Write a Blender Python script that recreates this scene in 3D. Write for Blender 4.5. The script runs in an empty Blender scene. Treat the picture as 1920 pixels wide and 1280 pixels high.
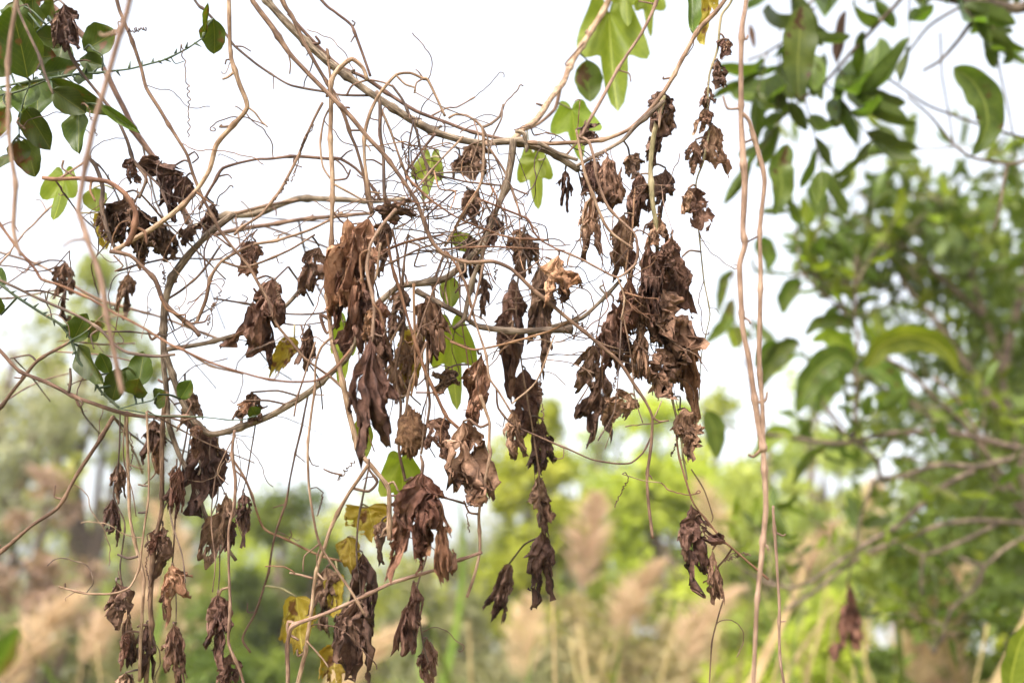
import bpy, math, random
import numpy as np
from mathutils import Vector, Matrix, noise as mnoise

R = math.radians
random.seed(11); NP = np.random.default_rng(11)
scene = bpy.context.scene
COL = scene.collection

# ------------------------------------------------------------------ camera
PITCH, LENS, CAMZ, FOCUS = R(15.0), 40.0, 1.6, 1.0
FPX = 1920 * LENS / 36.0
cam_d = bpy.data.cameras.new('camera'); cam = bpy.data.objects.new('camera', cam_d); COL.objects.link(cam)
cam.location = (0, 0, CAMZ); cam.rotation_euler = (R(90) + PITCH, 0, 0)
cam_d.lens = LENS; cam_d.sensor_width = 36.0; cam_d.clip_start = 0.05; cam_d.clip_end = 3000
cam_d.dof.use_dof = True; cam_d.dof.focus_distance = FOCUS; cam_d.dof.aperture_fstop = 3.6
scene.camera = cam

# ------------------------------------------------------------------ light
SUN_EL, SUN_AZ = R(48), R(205)          # azimuth clockwise from +Y (the view direction): behind the camera, to the left
w = bpy.data.worlds.new('World'); scene.world = w; w.use_nodes = True
nt = w.node_tree; bg = nt.nodes['Background']
sky = nt.nodes.new('ShaderNodeTexSky'); sky.sky_type = 'NISHITA'; sky.sun_disc = False
sky.sun_elevation = SUN_EL; sky.sun_rotation = SUN_AZ; sky.air_density = 1.0; sky.dust_density = 6.0; sky.ozone_density = 1.0
hs = nt.nodes.new('ShaderNodeHueSaturation'); hs.inputs['Saturation'].default_value = 0.30
nt.links.new(sky.outputs['Color'], hs.inputs['Color']); nt.links.new(hs.outputs['Color'], bg.inputs['Color'])
bg.inputs['Strength'].default_value = 0.15
sd = bpy.data.lights.new('sun', 'SUN'); sd.energy = 1.5; sd.angle = R(11); sd.color = (1.0, 0.92, 0.80)
sun = bpy.data.objects.new('sun', sd); COL.objects.link(sun)
sdir = Vector((math.sin(SUN_AZ) * math.cos(SUN_EL), math.cos(SUN_AZ) * math.cos(SUN_EL), math.sin(SUN_EL)))
sun.rotation_euler = sdir.to_track_quat('Z', 'Y').to_euler(); sun.location = sdir * 20
vs = scene.view_settings
vs.view_transform = 'Standard'; vs.look = 'None'; vs.gamma = 1.0; vs.exposure = 1.80; vs.use_curve_mapping = False
scene.render.engine = 'CYCLES'
scene.cycles.use_denoising = True
scene.cycles.max_bounces = 8; scene.cycles.transparent_max_bounces = 8

HAZE = 0.0018
# ------------------------------------------------------------------ helpers
FWD = np.array([0, math.cos(PITCH), math.sin(PITCH)]); UP = np.array([0, -math.sin(PITCH), math.cos(PITCH)])
RIGHT = np.array([1.0, 0, 0]); CAMP = np.array([0, 0, CAMZ])
def P(px, py, d):
    return CAMP + RIGHT * ((px - 960) / FPX * d) + UP * ((640 - py) / FPX * d) + FWD * d
def mm(px, d=1.0): return px / FPX * d          # photo pixels -> metres at depth d

def tag(o, label=None, cat=None, group=None, kind=None):
    if label: o['label'] = label
    if cat: o['category'] = cat
    if group: o['group'] = group
    if kind: o['kind'] = kind
    return o
def link(o, parent=None):
    COL.objects.link(o)
    if parent is not None: o.parent = parent
    return o
def empty(name, loc, label=None, cat=None, group=None):
    o = bpy.data.objects.new(name, None); o.empty_display_size = 0.05; o.location = tuple(loc)
    return tag(link(o), label, cat, group)
def mesh_from(name, verts, faces, uvs=None, smooth=True):
    me = bpy.data.meshes.new(name)
    verts = np.asarray(verts, dtype=np.float32); faces = np.asarray(faces, dtype=np.int32)
    nf, k = faces.shape
    me.vertices.add(len(verts)); me.vertices.foreach_set('co', verts.ravel())
    me.loops.add(nf * k); me.loops.foreach_set('vertex_index', faces.ravel())
    me.polygons.add(nf); me.polygons.foreach_set('loop_start', np.arange(0, nf * k, k, dtype=np.int32))
    if smooth: me.polygons.foreach_set('use_smooth', np.ones(nf, dtype=bool))
    if uvs is not None:
        ul = me.uv_layers.new(name='UVMap')
        ul.data.foreach_set('uv', np.asarray(uvs, dtype=np.float32)[faces.ravel()].ravel())
    me.update(calc_edges=True); me.validate()
    return me
def mesh_obj(name, me, mat, parent=None, loc=(0, 0, 0)):
    o = bpy.data.objects.new(name, me); o.location = tuple(loc)
    if mat is not None and not me.materials: me.materials.append(mat)
    return link(o, parent)

STIFF = 0.35
def spline(pts, step):
    """Catmull-Rom through pts (N x k), sampled about every `step` in the first three columns."""
    p = np.asarray(pts, float)
    if len(p) < 3:
        n = max(2, int(np.linalg.norm(p[-1, :3] - p[0, :3]) / step) + 1)
        return p[0] + (p[-1] - p[0]) * np.linspace(0, 1, n)[:, None]
    q = np.vstack([2 * p[0] - p[1], p, 2 * p[-1] - p[-2]]); out = []
    for i in range(1, len(q) - 2):
        a, b, c, d = q[i - 1], q[i], q[i + 1], q[i + 2]
        n = max(2, int(np.linalg.norm(c[:3] - b[:3]) / step) + 1)
        t = np.linspace(0, 1, n, endpoint=False)[:, None]
        lin = b + (c - b) * t
        out.append(STIFF * lin + (1 - STIFF) * 0.5 * (2 * b + (c - a) * t + (2 * a - 5 * b + 4 * c - d) * t ** 2 + (3 * b - a - 3 * c + d) * t ** 3))
    out.append(p[-1:]); return np.vstack(out)

def tube_mesh(name, pts, rad, sides=8, ridge=0.0, seed=0):
    pts = np.asarray(pts, float); n = len(pts); rad = np.broadcast_to(np.asarray(rad, float), (n,))
    T = np.gradient(pts, axis=0); T /= np.linalg.norm(T, axis=1)[:, None] + 1e-12
    ref = np.array([0.31, 0.9, 0.29]) if abs(T[0] @ np.array([0.31, 0.9, 0.29])) < 0.85 else np.array([1.0, 0, 0])
    U = np.zeros_like(pts); u = ref - T[0] * (ref @ T[0]); u /= np.linalg.norm(u)
    for i in range(n):
        u = u - T[i] * (u @ T[i]); u /= np.linalg.norm(u) + 1e-12; U[i] = u
    V = np.cross(T, U)
    L = np.concatenate([[0], np.cumsum(np.linalg.norm(np.diff(pts, axis=0), axis=1))])
    ang = np.linspace(0, 2 * math.pi, sides, endpoint=False)
    rr = rad[:, None] * np.ones(sides)
    if ridge:
        ph = seed * 1.7
        rr = rr * (1 + ridge * (0.6 * np.sin(4 * ang[None, :] + L[:, None] * 55 + ph) + 0.5 * np.sin(7 * ang[None, :] - L[:, None] * 31 + ph)))
    ring = pts[:, None, :] + rr[..., None] * (np.cos(ang)[None, :, None] * U[:, None, :] + np.sin(ang)[None, :, None] * V[:, None, :])
    verts = ring.reshape(-1, 3)
    i = np.arange(n - 1)[:, None]; j = np.arange(sides)[None, :]; j2 = (j + 1) % sides
    faces = np.stack([i * sides + j, i * sides + j2, (i + 1) * sides + j2, (i + 1) * sides + j], -1).reshape(-1, 4)
    uv = np.stack([np.tile(np.arange(sides) / sides, n), np.repeat(L, sides)], 1)
    # end caps as quads collapsed onto a slightly proud centre vertex
    c0, c1 = len(verts), len(verts) + 1
    verts = np.vstack([verts, pts[0] - T[0] * rad[0] * .3, pts[-1] + T[-1] * rad[-1] * .3]); uv = np.vstack([uv, [[.5, 0], [.5, L[-1]]]])
    cap = []
    for s in range(0, sides, 2):
        cap.append((c0, (s + 2) % sides, (s + 1) % sides, s)); b = (n - 1) * sides
        cap.append((c1, b + s, b + (s + 1) % sides, b + (s + 2) % sides))
    faces = np.vstack([faces, np.array(cap)])
    return mesh_from(name, verts, faces, uv)

def fbm(p, s, seed):                       # vector noise field, p in metres
    v = Vector((p[0] * s + seed * 3.1, p[1] * s - seed * 1.3, p[2] * s + seed * .7))
    return mnoise.noise_vector(v)

# ------------------------------------------------------------------ materials
def newmat(name):
    m = bpy.data.materials.new(name); m.use_nodes = True; n = m.node_tree
    b = n.nodes['Principled BSDF']; return m, n, b, n.nodes['Material Output']
def N(n, t, **k):
    x = n.nodes.new(t)
    for a, v in k.items(): setattr(x, a, v)
    return x
def ramp(n, stops):
    r = N(n, 'ShaderNodeValToRGB'); e = r.color_ramp.elements
    while len(e) < len(stops): e.new(0.5)
    for x, (p, c) in zip(e, stops): x.position = p; x.color = (*c, 1)
    return r
def vary(n, col_socket, amt=0.35, hue=0.02):
    """each object a little lighter, darker or redder than the next"""
    oi = N(n, 'ShaderNodeObjectInfo'); h = N(n, 'ShaderNodeHueSaturation')
    a = N(n, 'ShaderNodeMapRange'); a.inputs[3].default_value = 1 - amt; a.inputs[4].default_value = 1 + amt
    b = N(n, 'ShaderNodeMapRange'); b.inputs[3].default_value = .5 - hue; b.inputs[4].default_value = .5 + hue
    n.links.new(oi.outputs['Random'], a.inputs[0]); n.links.new(oi.outputs['Random'], b.inputs[0])
    n.links.new(a.outputs[0], h.inputs['Value']); n.links.new(b.outputs[0], h.inputs['Hue'])
    n.links.new(col_socket, h.inputs['Color']); return h.outputs['Color']

def stem_mat(name, c_dark, c_mid, c_light, rough=.75, bump=.9):
    m, n, b, out = newmat(name)
    uv = N(n, 'ShaderNodeUVMap'); mp = N(n, 'ShaderNodeMapping'); mp.inputs['Scale'].default_value = (9, 60, 1)
    n.links.new(uv.outputs[0], mp.inputs[0])
    f = N(n, 'ShaderNodeTexNoise'); f.inputs['Scale'].default_value = 1.6; f.inputs['Detail'].default_value = 6
    n.links.new(mp.outputs[0], f.inputs['Vector'])
    g = N(n, 'ShaderNodeNewGeometry'); blot = N(n, 'ShaderNodeTexNoise'); blot.inputs['Scale'].default_value = 45; blot.inputs['Detail'].default_value = 4
    n.links.new(g.outputs['Position'], blot.inputs['Vector'])
    mx = N(n, 'ShaderNodeMath', operation='ADD'); n.links.new(f.outputs[0], mx.inputs[0]); n.links.new(blot.outputs[0], mx.inputs[1])
    hf = N(n, 'ShaderNodeMath', operation='MULTIPLY'); hf.inputs[1].default_value = .5; n.links.new(mx.outputs[0], hf.inputs[0])
    r = ramp(n, [(.42, c_dark), (.5, c_mid), (.58, c_light)]); n.links.new(hf.outputs[0], r.inputs[0])
    n.links.new(vary(n, r.outputs[0], .16, .008), b.inputs['Base Color']); b.inputs['Roughness'].default_value = rough
    b.inputs['Specular IOR Level'].default_value = .3
    bp = N(n, 'ShaderNodeBump'); bp.inputs['Strength'].default_value = bump; bp.inputs['Distance'].default_value = .0012
    n.links.new(f.outputs[0], bp.inputs['Height']); n.links.new(bp.outputs[0], b.inputs['Normal'])
    return m
def leaf_mat(name, stops, trans=.3, rough=.6, scale=60, tcol=None, bump=.4, amt=.3, spots=None, spec=.3):
    m, n, b, out = newmat(name)
    tc = N(n, 'ShaderNodeTexCoord'); nz = N(n, 'ShaderNodeTexNoise'); nz.inputs['Scale'].default_value = scale; nz.inputs['Detail'].default_value = 7; nz.inputs['Roughness'].default_value = .62
    n.links.new(tc.outputs['Object'], nz.inputs['Vector'])
    r = ramp(n, stops); n.links.new(nz.outputs[0], r.inputs[0]); col = r.outputs[0]
    uv = N(n, 'ShaderNodeUVMap'); vo = N(n, 'ShaderNodeTexVoronoi', feature='DISTANCE_TO_EDGE'); vo.inputs['Scale'].default_value = 26
    n.links.new(uv.outputs[0], vo.inputs['Vector'])
    vr = N(n, 'ShaderNodeMapRange'); vr.inputs[1].default_value = 0; vr.inputs[2].default_value = .09; vr.inputs[3].default_value = 1; vr.inputs[4].default_value = 0
    n.links.new(vo.outputs['Distance'], vr.inputs[0])
    mixv = N(n, 'ShaderNodeMixRGB', blend_type='MULTIPLY'); mixv.inputs[0].default_value = 1
    vc = ramp(n, [(0, (1, 1, 1)), (1, (1.0, 1.0, 1.0) if tcol else (.8, .78, .76))]); n.links.new(vr.outputs[0], vc.inputs[0])
    n.links.new(col, mixv.inputs[1]); n.links.new(vc.outputs[0], mixv.inputs[2]); col = mixv.outputs[0]
    if tcol:
        sx = N(n, 'ShaderNodeSeparateXYZ'); n.links.new(uv.outputs[0], sx.inputs[0])
        ab = N(n, 'ShaderNodeMath', operation='ABSOLUTE'); n.links.new(sx.outputs[0], ab.inputs[0])
        mid = N(n, 'ShaderNodeMapRange'); mid.inputs[1].default_value = .004; mid.inputs[2].default_value = .012; mid.inputs[3].default_value = 1; mid.inputs[4].default_value = 0; n.links.new(ab.outputs[0], mid.inputs[0])
        k1 = N(n, 'ShaderNodeMath', operation='MULTIPLY_ADD'); k1.inputs[1].default_value = 7.5; n.links.new(ab.outputs[0], k1.inputs[0])
        k2 = N(n, 'ShaderNodeMath', operation='MULTIPLY'); k2.inputs[1].default_value = 9.0; n.links.new(sx.outputs[1], k2.inputs[0]); n.links.new(k2.outputs[0], k1.inputs[2])
        pp = N(n, 'ShaderNodeMath', operation='PINGPONG'); pp.inputs[1].default_value = .5; n.links.new(k1.outputs[0], pp.inputs[0])
        sv = N(n, 'ShaderNodeMapRange'); sv.inputs[1].default_value = .0; sv.inputs[2].default_value = .09; sv.inputs[3].default_value = .22; sv.inputs[4].default_value = 0; n.links.new(pp.outputs[0], sv.inputs[0])
        mxv = N(n, 'ShaderNodeMath', operation='MAXIMUM'); n.links.new(mid.outputs[0], mxv.inputs[0]); n.links.new(sv.outputs[0], mxv.inputs[1])
        lt_ = N(n, 'ShaderNodeMixRGB'); n.links.new(mxv.outputs[0], lt_.inputs[0]); n.links.new(col, lt_.inputs[1]); c_ = stops[-1][1]; lt_.inputs[2].default_value = (min(1, c_[0] * 1.35), min(1, c_[1] * 1.3), c_[2] * 1.5, 1); col = lt_.outputs[0]
    if spots:
        sp = N(n, 'ShaderNodeTexNoise'); sp.inputs['Scale'].default_value = 75; sp.inputs['Detail'].default_value = 3
        n.links.new(tc.outputs['Object'], sp.inputs['Vector'])
        sr = ramp(n, [(.60, (0, 0, 0)), (.68, (1, 1, 1))]); n.links.new(sp.outputs[0], sr.inputs[0])
        ms = N(n, 'ShaderNodeMixRGB'); n.links.new(sr.outputs[0], ms.inputs[0]); n.links.new(col, ms.inputs[1]); ms.inputs[2].default_value = (*spots, 1); col = ms.outputs[0]
    col = vary(n, col, amt, .012)
    n.links.new(col, b.inputs['Base Color']); b.inputs['Roughness'].default_value = rough; b.inputs['Specular IOR Level'].default_value = spec
    ad = N(n, 'ShaderNodeMath', operation='MULTIPLY_ADD'); ad.inputs[1].default_value = -.25; n.links.new(vr.outputs[0], ad.inputs[0]); n.links.new(nz.outputs[0], ad.inputs[2])
    bp = N(n, 'ShaderNodeBump'); bp.inputs['Strength'].default_value = bump; bp.inputs['Distance'].default_value = .002
    n.links.new(ad.outputs[0], bp.inputs['Height']); n.links.new(bp.outputs[0], b.inputs['Normal'])
    tr = N(n, 'ShaderNodeBsdfTranslucent')
    if tcol:
        tm = N(n, 'ShaderNodeMixRGB', blend_type='MULTIPLY'); tm.inputs[0].default_value = 1; n.links.new(col, tm.inputs[1]); tm.inputs[2].default_value = (*tcol, 1); n.links.new(tm.outputs[0], tr.inputs[0])
    else: n.links.new(col, tr.inputs[0])
    ms = N(n, 'ShaderNodeMixShader'); ms.inputs[0].default_value = trans
    n.links.new(b.outputs[0], ms.inputs[1]); n.links.new(tr.outputs[0], ms.inputs[2]); n.links.new(ms.outputs[0], out.inputs['Surface'])
    return m

M = {}
M['straw'] = stem_mat('straw_stem', (0.113, 0.063, 0.039), (0.206, 0.125, 0.081), (0.319, 0.214, 0.147))
M['brown'] = stem_mat('brown_stem', (0.064, 0.034, 0.022), (0.122, 0.068, 0.044), (0.206, 0.123, 0.081))
M['orange'] = stem_mat('rusty_stem', (0.093, 0.042, 0.021), (0.175, 0.085, 0.046), (0.268, 0.147, 0.085))
M['dark'] = stem_mat('dark_stem', (.05, .032, .026), (.095, .06, .046), (.17, .11, .08))
M['bark'] = stem_mat('grey_bark', (.065, .045, .031), (.14, .10, .07), (.25, .19, .14), .85, .9)
M['pink'] = stem_mat('pale_stem', (0.154, 0.093, 0.064), (0.227, 0.142, 0.099), (0.319, 0.211, 0.152))
M['gstem'] = stem_mat('green_stem', (.018, .03, .016), (.035, .055, .025), (.07, .085, .045), .5, .25)
M['gtan'] = stem_mat('greenish_stem', (.17, .15, .07), (.30, .25, .13), (.40, .33, .19))
M['twigdark'] = stem_mat('tree_bark', (.042, .03, .022), (.095, .067, .05), (.18, .13, .095), .85, .8)
M['dry_m'] = leaf_mat('dry_leaf_brown', [(.34, (0.055, 0.028, 0.020)), (.47, (0.149, 0.077, 0.050)), (.58, (0.252, 0.138, 0.092)), (.70, (0.397, 0.237, 0.170))], .32, .75, 55, None, .5, .45)
M['dry_r'] = leaf_mat('dry_leaf_rust', [(.34, (0.081, 0.035, 0.020)), (.47, (0.199, 0.092, 0.054)), (.58, (0.314, 0.161, 0.100)), (.70, (0.434, 0.254, 0.167))], .34, .75, 50, None, .5, .45)
M['dry_d'] = leaf_mat('dry_leaf_dark', [(.32, (0.036, 0.020, 0.016)), (.47, (0.101, 0.054, 0.038)), (.60, (0.183, 0.104, 0.071)), (.72, (0.296, 0.178, 0.128))], .24, .8, 60, None, .5, .45)
M['green'] = leaf_mat('green_leaf', [(.3, (.035, .055, .010)), (.55, (.068, .095, .016)), (.75, (.12, .145, .028))], .35, .42, 30, (1.5, 1.9, .6), .2, .3, (.07, .035, .015), .25)
M['citrus'] = leaf_mat('citrus_leaf', [(.3, (.018, .032, .006)), (.55, (.045, .065, .008)), (.78, (.10, .105, .014))], .28, .38, 26, (1.7, 1.8, .4), .2, .3, (.09, .04, .015), .22)
M['lime'] = leaf_mat('lime_leaf', [(.3, (.10, .135, .014)), (.55, (.165, .20, .022)), (.75, (.24, .265, .04))], .55, .5, 25, (1.4, 1.5, .6), .2, .25)
M['yellow'] = leaf_mat('yellow_leaf', [(.3, (.16, .10, .015)), (.5, (.27, .19, .025)), (.75, (.30, .25, .05))], .45, .55, 25, (1.3, 1.2, .5), .3, .25, (.12, .055, .02))
M['rust'] = leaf_mat('red_brown_leaf', [(.3, (.09, .035, .02)), (.6, (.19, .09, .055)), (.8, (.3, .17, .11))], .25, .65, 50)
M['reed'] = leaf_mat('reed_straw', [(.3, (.26, .19, .08)), (.55, (.40, .30, .14)), (.8, (.48, .38, .2))], .3, .7, 12, None, .1, .15)
M['plume'] = leaf_mat('reed_plume', [(.3, (.48, .34, .20)), (.55, (.60, .44, .28)), (.8, (.67, .53, .36))], .4, .85, 12, None, .1, .12)
M['reedgreen'] = leaf_mat('reed_green', [(.3, (.09, .14, .02)), (.55, (.16, .21, .04)), (.8, (.26, .27, .07))], .4, .6, 12, None, .1, .3)
M['nest'] = leaf_mat('crumbly_seed_ball', [(.3, (.05, .028, .014)), (.5, (.19, .105, .05)), (.72, (.40, .25, .13))], .05, .9, 220, None, .9, .1)

# ------------------------------------------------------------------ setting: the ground
def ground_mat():
    m, n, b, out = newmat('meadow_ground')
    tc = N(n, 'ShaderNodeTexCoord'); a = N(n, 'ShaderNodeTexNoise'); a.inputs['Scale'].default_value = .6; a.inputs['Detail'].default_value = 8
    n.links.new(tc.outputs['Object'], a.inputs['Vector'])
    r = ramp(n, [(.35, (.05, .075, .02)), (.5, (.13, .13, .045)), (.65, (.24, .18, .09))]); n.links.new(a.outputs[0], r.inputs[0])
    n.links.new(r.outputs[0], b.inputs['Base Color']); b.inputs['Roughness'].default_value = .95; return m
g = 60; xs = np.linspace(-1, 1, g); xs = np.sign(xs) * np.abs(xs) ** 3 * 900
gx, gy = np.meshgrid(xs, xs, indexing='ij')
gz = .10 * np.sin(gx * .35 + 1) * np.cos(gy * .28) * np.exp(-(gx ** 2 + gy ** 2) / 4e4)
gi = np.arange(g - 1)[:, None] * g + np.arange(g - 1)[None, :]
me = mesh_from('ground', np.stack([gx, gy, gz], -1).reshape(-1, 3), np.stack([gi, gi + g, gi + g + 1, gi + 1], -1).reshape(-1, 4))
tag(mesh_obj('ground', me, ground_mat()), kind='structure')

# ------------------------------------------------------------------ background trees: trunk, limbs and a crown of leaf-sized faces
def leaf_cloud(centers, radii, per, size, squash=.8, droop=.2, rs=NP):
    """diamond leaf faces (two triangles bent along the midrib) scattered in clumps"""
    c = np.repeat(centers, per, 0); rr = np.repeat(radii, per)
    d = rs.normal(size=c.shape); d /= np.linalg.norm(d, axis=1)[:, None]
    p = c + d * (rr * rs.random(len(c)) ** .45)[:, None] * np.array([1, 1, squash])
    s = size * (.6 + .8 * rs.random(len(c)))[:, None]
    ax = rs.normal(size=c.shape); ax[:, 2] -= droop; ax /= np.linalg.norm(ax, axis=1)[:, None]
    sd_ = np.cross(ax, rs.normal(size=c.shape)); sd_ /= np.linalg.norm(sd_, axis=1)[:, None]
    nrm = np.cross(ax, sd_)
    a = p; b = p + ax * s * .5 + sd_ * s * .26 + nrm * s * .08; e = p + ax * s; f = p + ax * s * .5 - sd_ * s * .26 + nrm * s * .08
    v = np.stack([a, b, e, f], 1).reshape(-1, 3); k = np.arange(len(p)) * 4
    return v, np.stack([k, k + 1, k + 2, k + 3], 1)
def tree(label, px, top, depth, hw, mat, nclump=34, per=170, leaf=.07, low=.22, name='background_tree', clump=.2, seed=0, group='trees and bushes behind the reeds', trunkmat='twigdark', cat='tree'):
    rs = np.random.default_rng(100 + seed); nclump = int(nclump * 1.3); per = int(per * 1.25); leaf *= 1.15
    t = P(px, top, depth); H = t[2]; half = hw / FPX * depth
    root = empty(name, (t[0], t[1], 0), label, cat, group)
    zc = H * (1 + low) / 2; hz = H * (1 - low) / 2
    d = rs.normal(size=(nclump, 3)); d /= np.linalg.norm(d, axis=1)[:, None]
    cen = d * (rs.random(nclump) ** .4)[:, None] * np.array([half * .9, half * .7, hz * .9]) + np.array([0, 0, zc])
    rad = (clump * (.6 + .8 * rs.random(nclump))) * min(half, hz) * 1.5
    v, f = leaf_cloud(cen, rad, per, leaf, rs=rs)
    cr = mesh_obj('crown', mesh_from('crown', v, f, np.tile([[0, 0], [.1, .05], [.2, 0], [.1, -.05]], (len(f), 1)), smooth=False), M[mat], root); cr['kind'] = 'stuff'
    tp = spline([(0, 0, 0), (.04 * H, .03 * H, H * .3), (-.02 * H, .02 * H, H * .62), (.01 * H, 0, H * .9)], .15)
    r0 = .018 * H + .01
    mesh_obj('trunk', tube_mesh('trunk', tp, np.linspace(r0, r0 * .3, len(tp)), 8, .06, seed), M[trunkmat], root)
    for k in range(0, nclump, 3):
        a = tp[int(len(tp) * (.25 + .5 * rs.random()))]; mid = (a + cen[k]) / 2 + np.array([0, 0, -.04 * H])
        bp_ = spline([a, mid, cen[k]], .12)
        mesh_obj('limb', tube_mesh('limb', bp_, np.linspace(r0 * .42, r0 * .12, len(bp_)), 6), M[trunkmat], root)
    return root
def crown_mat(name, c1, c2, c3, trans=.4):
    return leaf_mat(name, [(.35, c1), (.5, c2), (.68, c3)], trans, .55, 1.6, (1.3, 1.4, .7), .0, .15)
M['cr_olive'] = crown_mat('olive_foliage', (.11, .125, .05), (.19, .195, .08), (.29, .25, .13))
M['cr_pale'] = crown_mat('pale_foliage', (.15, .19, .035), (.26, .295, .055), (.39, .40, .10))
M['cr_dark'] = crown_mat('deep_green_foliage', (.045, .072, .010), (.09, .128, .016), (.19, .215, .032))
M['cr_lime'] = crown_mat('lime_foliage', (.16, .20, .016), (.29, .32, .026), (.45, .45, .07))
M['cr_grey'] = crown_mat('greyish_foliage', (.15, .155, .09), (.24, .235, .145), (.34, .29, .20))
M['cr_warm'] = crown_mat('warm_foliage', (.21, .19, .07), (.32, .27, .12), (.45, .36, .21))
M['cr_red'] = crown_mat('reddish_foliage', (.22, .16, .11), (.31, .21, .15), (.38, .27, .2))
TREES = [
 ('olive green tree filling the far left edge behind the vines', 30, 560, 8.5, 210, 'cr_grey', 34, 80, .06, .15),
 ('pale yellow-green tree top at upper left behind the brown hanging leaves', 190, 430, 11, 160, 'cr_pale', 26, 80, .08, .35),
 ('blurred greyish tree with sky gaps left of centre', 330, 640, 12, 130, 'cr_grey', 22, 70, .07, .1),
 ('deep green rounded tree at lower left centre', 545, 860, 13, 120, 'cr_dark', 34, 150, .08, .1),
 ('olive bush below the big hanging leaves', 800, 985, 10, 120, 'cr_olive', 26, 130, .07, .05),
 ('lime green tree directly behind the central leaf cluster', 1010, 715, 11, 130, 'cr_lime', 34, 120, .08, .15),
 ('bright yellow-green tree right of the central leaf cluster', 1225, 700, 12, 150, 'cr_lime', 38, 120, .085, .2),
 ('sunlit green tree behind the twin pale stems', 1430, 740, 10, 130, 'cr_pale', 34, 140, .07, .1),
 ('tall green tree rising behind the right-hand shrub', 1850, 520, 9, 220, 'cr_dark', 44, 110, .08, .1),
 ('reddish tinged bush at the left edge behind the reeds', 90, 860, 7, 120, 'cr_red', 18, 60, .055, .3),
 ('low green bush at bottom centre beyond the reeds', 950, 1165, 9, 200, 'cr_olive', 30, 130, .06, .0),
 ('low deep green bush at bottom left centre', 420, 1090, 8, 150, 'cr_dark', 26, 130, .06, .0),
 ('low bright green bush at bottom right centre', 1500, 1040, 7, 170, 'cr_lime', 30, 140, .055, .0),
 ('low olive bush at bottom left corner beyond the reeds', 120, 1060, 7.5, 170, 'cr_olive', 26, 120, .055, .0),
 ('yellow-green bush under the right-hand shrub branches', 1760, 960, 6, 210, 'cr_lime', 34, 130, .06, .0),
 ('far pale tree line seen left of centre', 600, 1120, 26, 330, 'cr_olive', 40, 110, .14, .0),
 ('far hazy tree line seen right of centre', 1250, 1150, 28, 360, 'cr_pale', 40, 90, .14, .0),
 ('far yellow-green tree belt at left under the forked branch', 250, 850, 17, 190, 'cr_pale', 34, 110, .11, .0),
 ('far yellow-green tree belt behind the lower centre leaves', 680, 925, 18, 190, 'cr_lime', 34, 110, .11, .0),
 ('far olive tree belt behind the dead leaf strings', 960, 880, 19, 170, 'cr_olive', 34, 110, .11, .0),
 ('far lime tree belt right of the torn holed leaf', 1440, 830, 17, 190, 'cr_lime', 34, 110, .11, .0),
 ('far yellowish tree belt between the forked branch and the yellow leaves', 470, 905, 18, 170, 'cr_lime', 34, 110, .11, .0),
 ('far olive tree belt at the left edge', -20, 780, 16, 180, 'cr_olive', 34, 110, .11, .0),
 ('warm tan-green thicket at bottom left centre behind the reeds', 300, 1040, 9, 200, 'cr_warm', 30, 110, .07, .0),
 ('warm tan-green thicket at bottom right centre behind the reeds', 1180, 1020, 9.5, 190, 'cr_warm', 30, 100, .07, .0),
 ('rounded lime tree between the torn holed leaf and the tall pale pair', 1340, 715, 14, 120, 'cr_lime', 30, 110, .09, .05),
 ('pale green tree just left of the right-hand shrub', 1520, 660, 12, 130, 'cr_pale', 34, 110, .08, .1),
 ('soft green tree under the right end of the cut branch', 1120, 735, 15, 120, 'cr_pale', 30, 100, .09, .05),
 ('low green bush filling the bottom right corner', 1880, 1080, 5.5, 180, 'cr_lime', 34, 130, .05, .0),
 ('outer tree beyond the left edge of the view', -420, 700, 12, 260, 'cr_olive', 34, 110, .09, .0),
 ('second outer tree far beyond the left edge', -1000, 640, 13, 340, 'cr_dark', 34, 110, .1, .0),
 ('outer tree beyond the right edge of the view', 2350, 600, 11, 300, 'cr_pale', 34, 110, .09, .0),
 ('second outer tree far beyond the right edge', 2950, 640, 13, 340, 'cr_olive', 34, 110, .1, .0),
 ('dense green bush at lower right behind the bare limbs', 1720, 985, 4.8, 170, 'cr_dark', 34, 130, .05, .0),
 ('dense green bush at the right edge behind the bare limbs', 1900, 880, 5.0, 170, 'cr_dark', 36, 140, .055, .0),
]
for i, (lab, x, top, d, hw, mt, nc, per, lf, low) in enumerate(TREES):
    tree(lab, x, top, d, hw, mt, nc, per, lf, low, seed=i, name='background_bush' if 'bush' in lab else 'background_tree', cat='bush' if 'bush' in lab else 'tree')

# ------------------------------------------------------------------ thin haze volume added to pale the background, standing in for veiling glare
hv = np.array([(x, y, z) for x in (-1000, 1000) for y in (-1000, 1000) for z in (-1.2, 9.0)], float)
hme = mesh_from('haze', hv, [(0, 1, 3, 2), (4, 6, 7, 5), (0, 4, 5, 1), (2, 3, 7, 6), (0, 2, 6, 4), (1, 5, 7, 3)], smooth=False)
hm, hn, hb, hout = newmat('haze'); hn.nodes.remove(hb); hvn = N(hn, 'ShaderNodeVolumePrincipled'); hvn.inputs['Color'].default_value = (.95, .97, 1, 1); hvn.inputs['Density'].default_value = HAZE; hvn.inputs['Anisotropy'].default_value = .2
hn.links.new(hvn.outputs[0], hout.inputs['Volume'])
tag(mesh_obj('haze', hme, hm), 'thin pale haze lying over the whole meadow', 'haze', kind='stuff')

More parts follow.
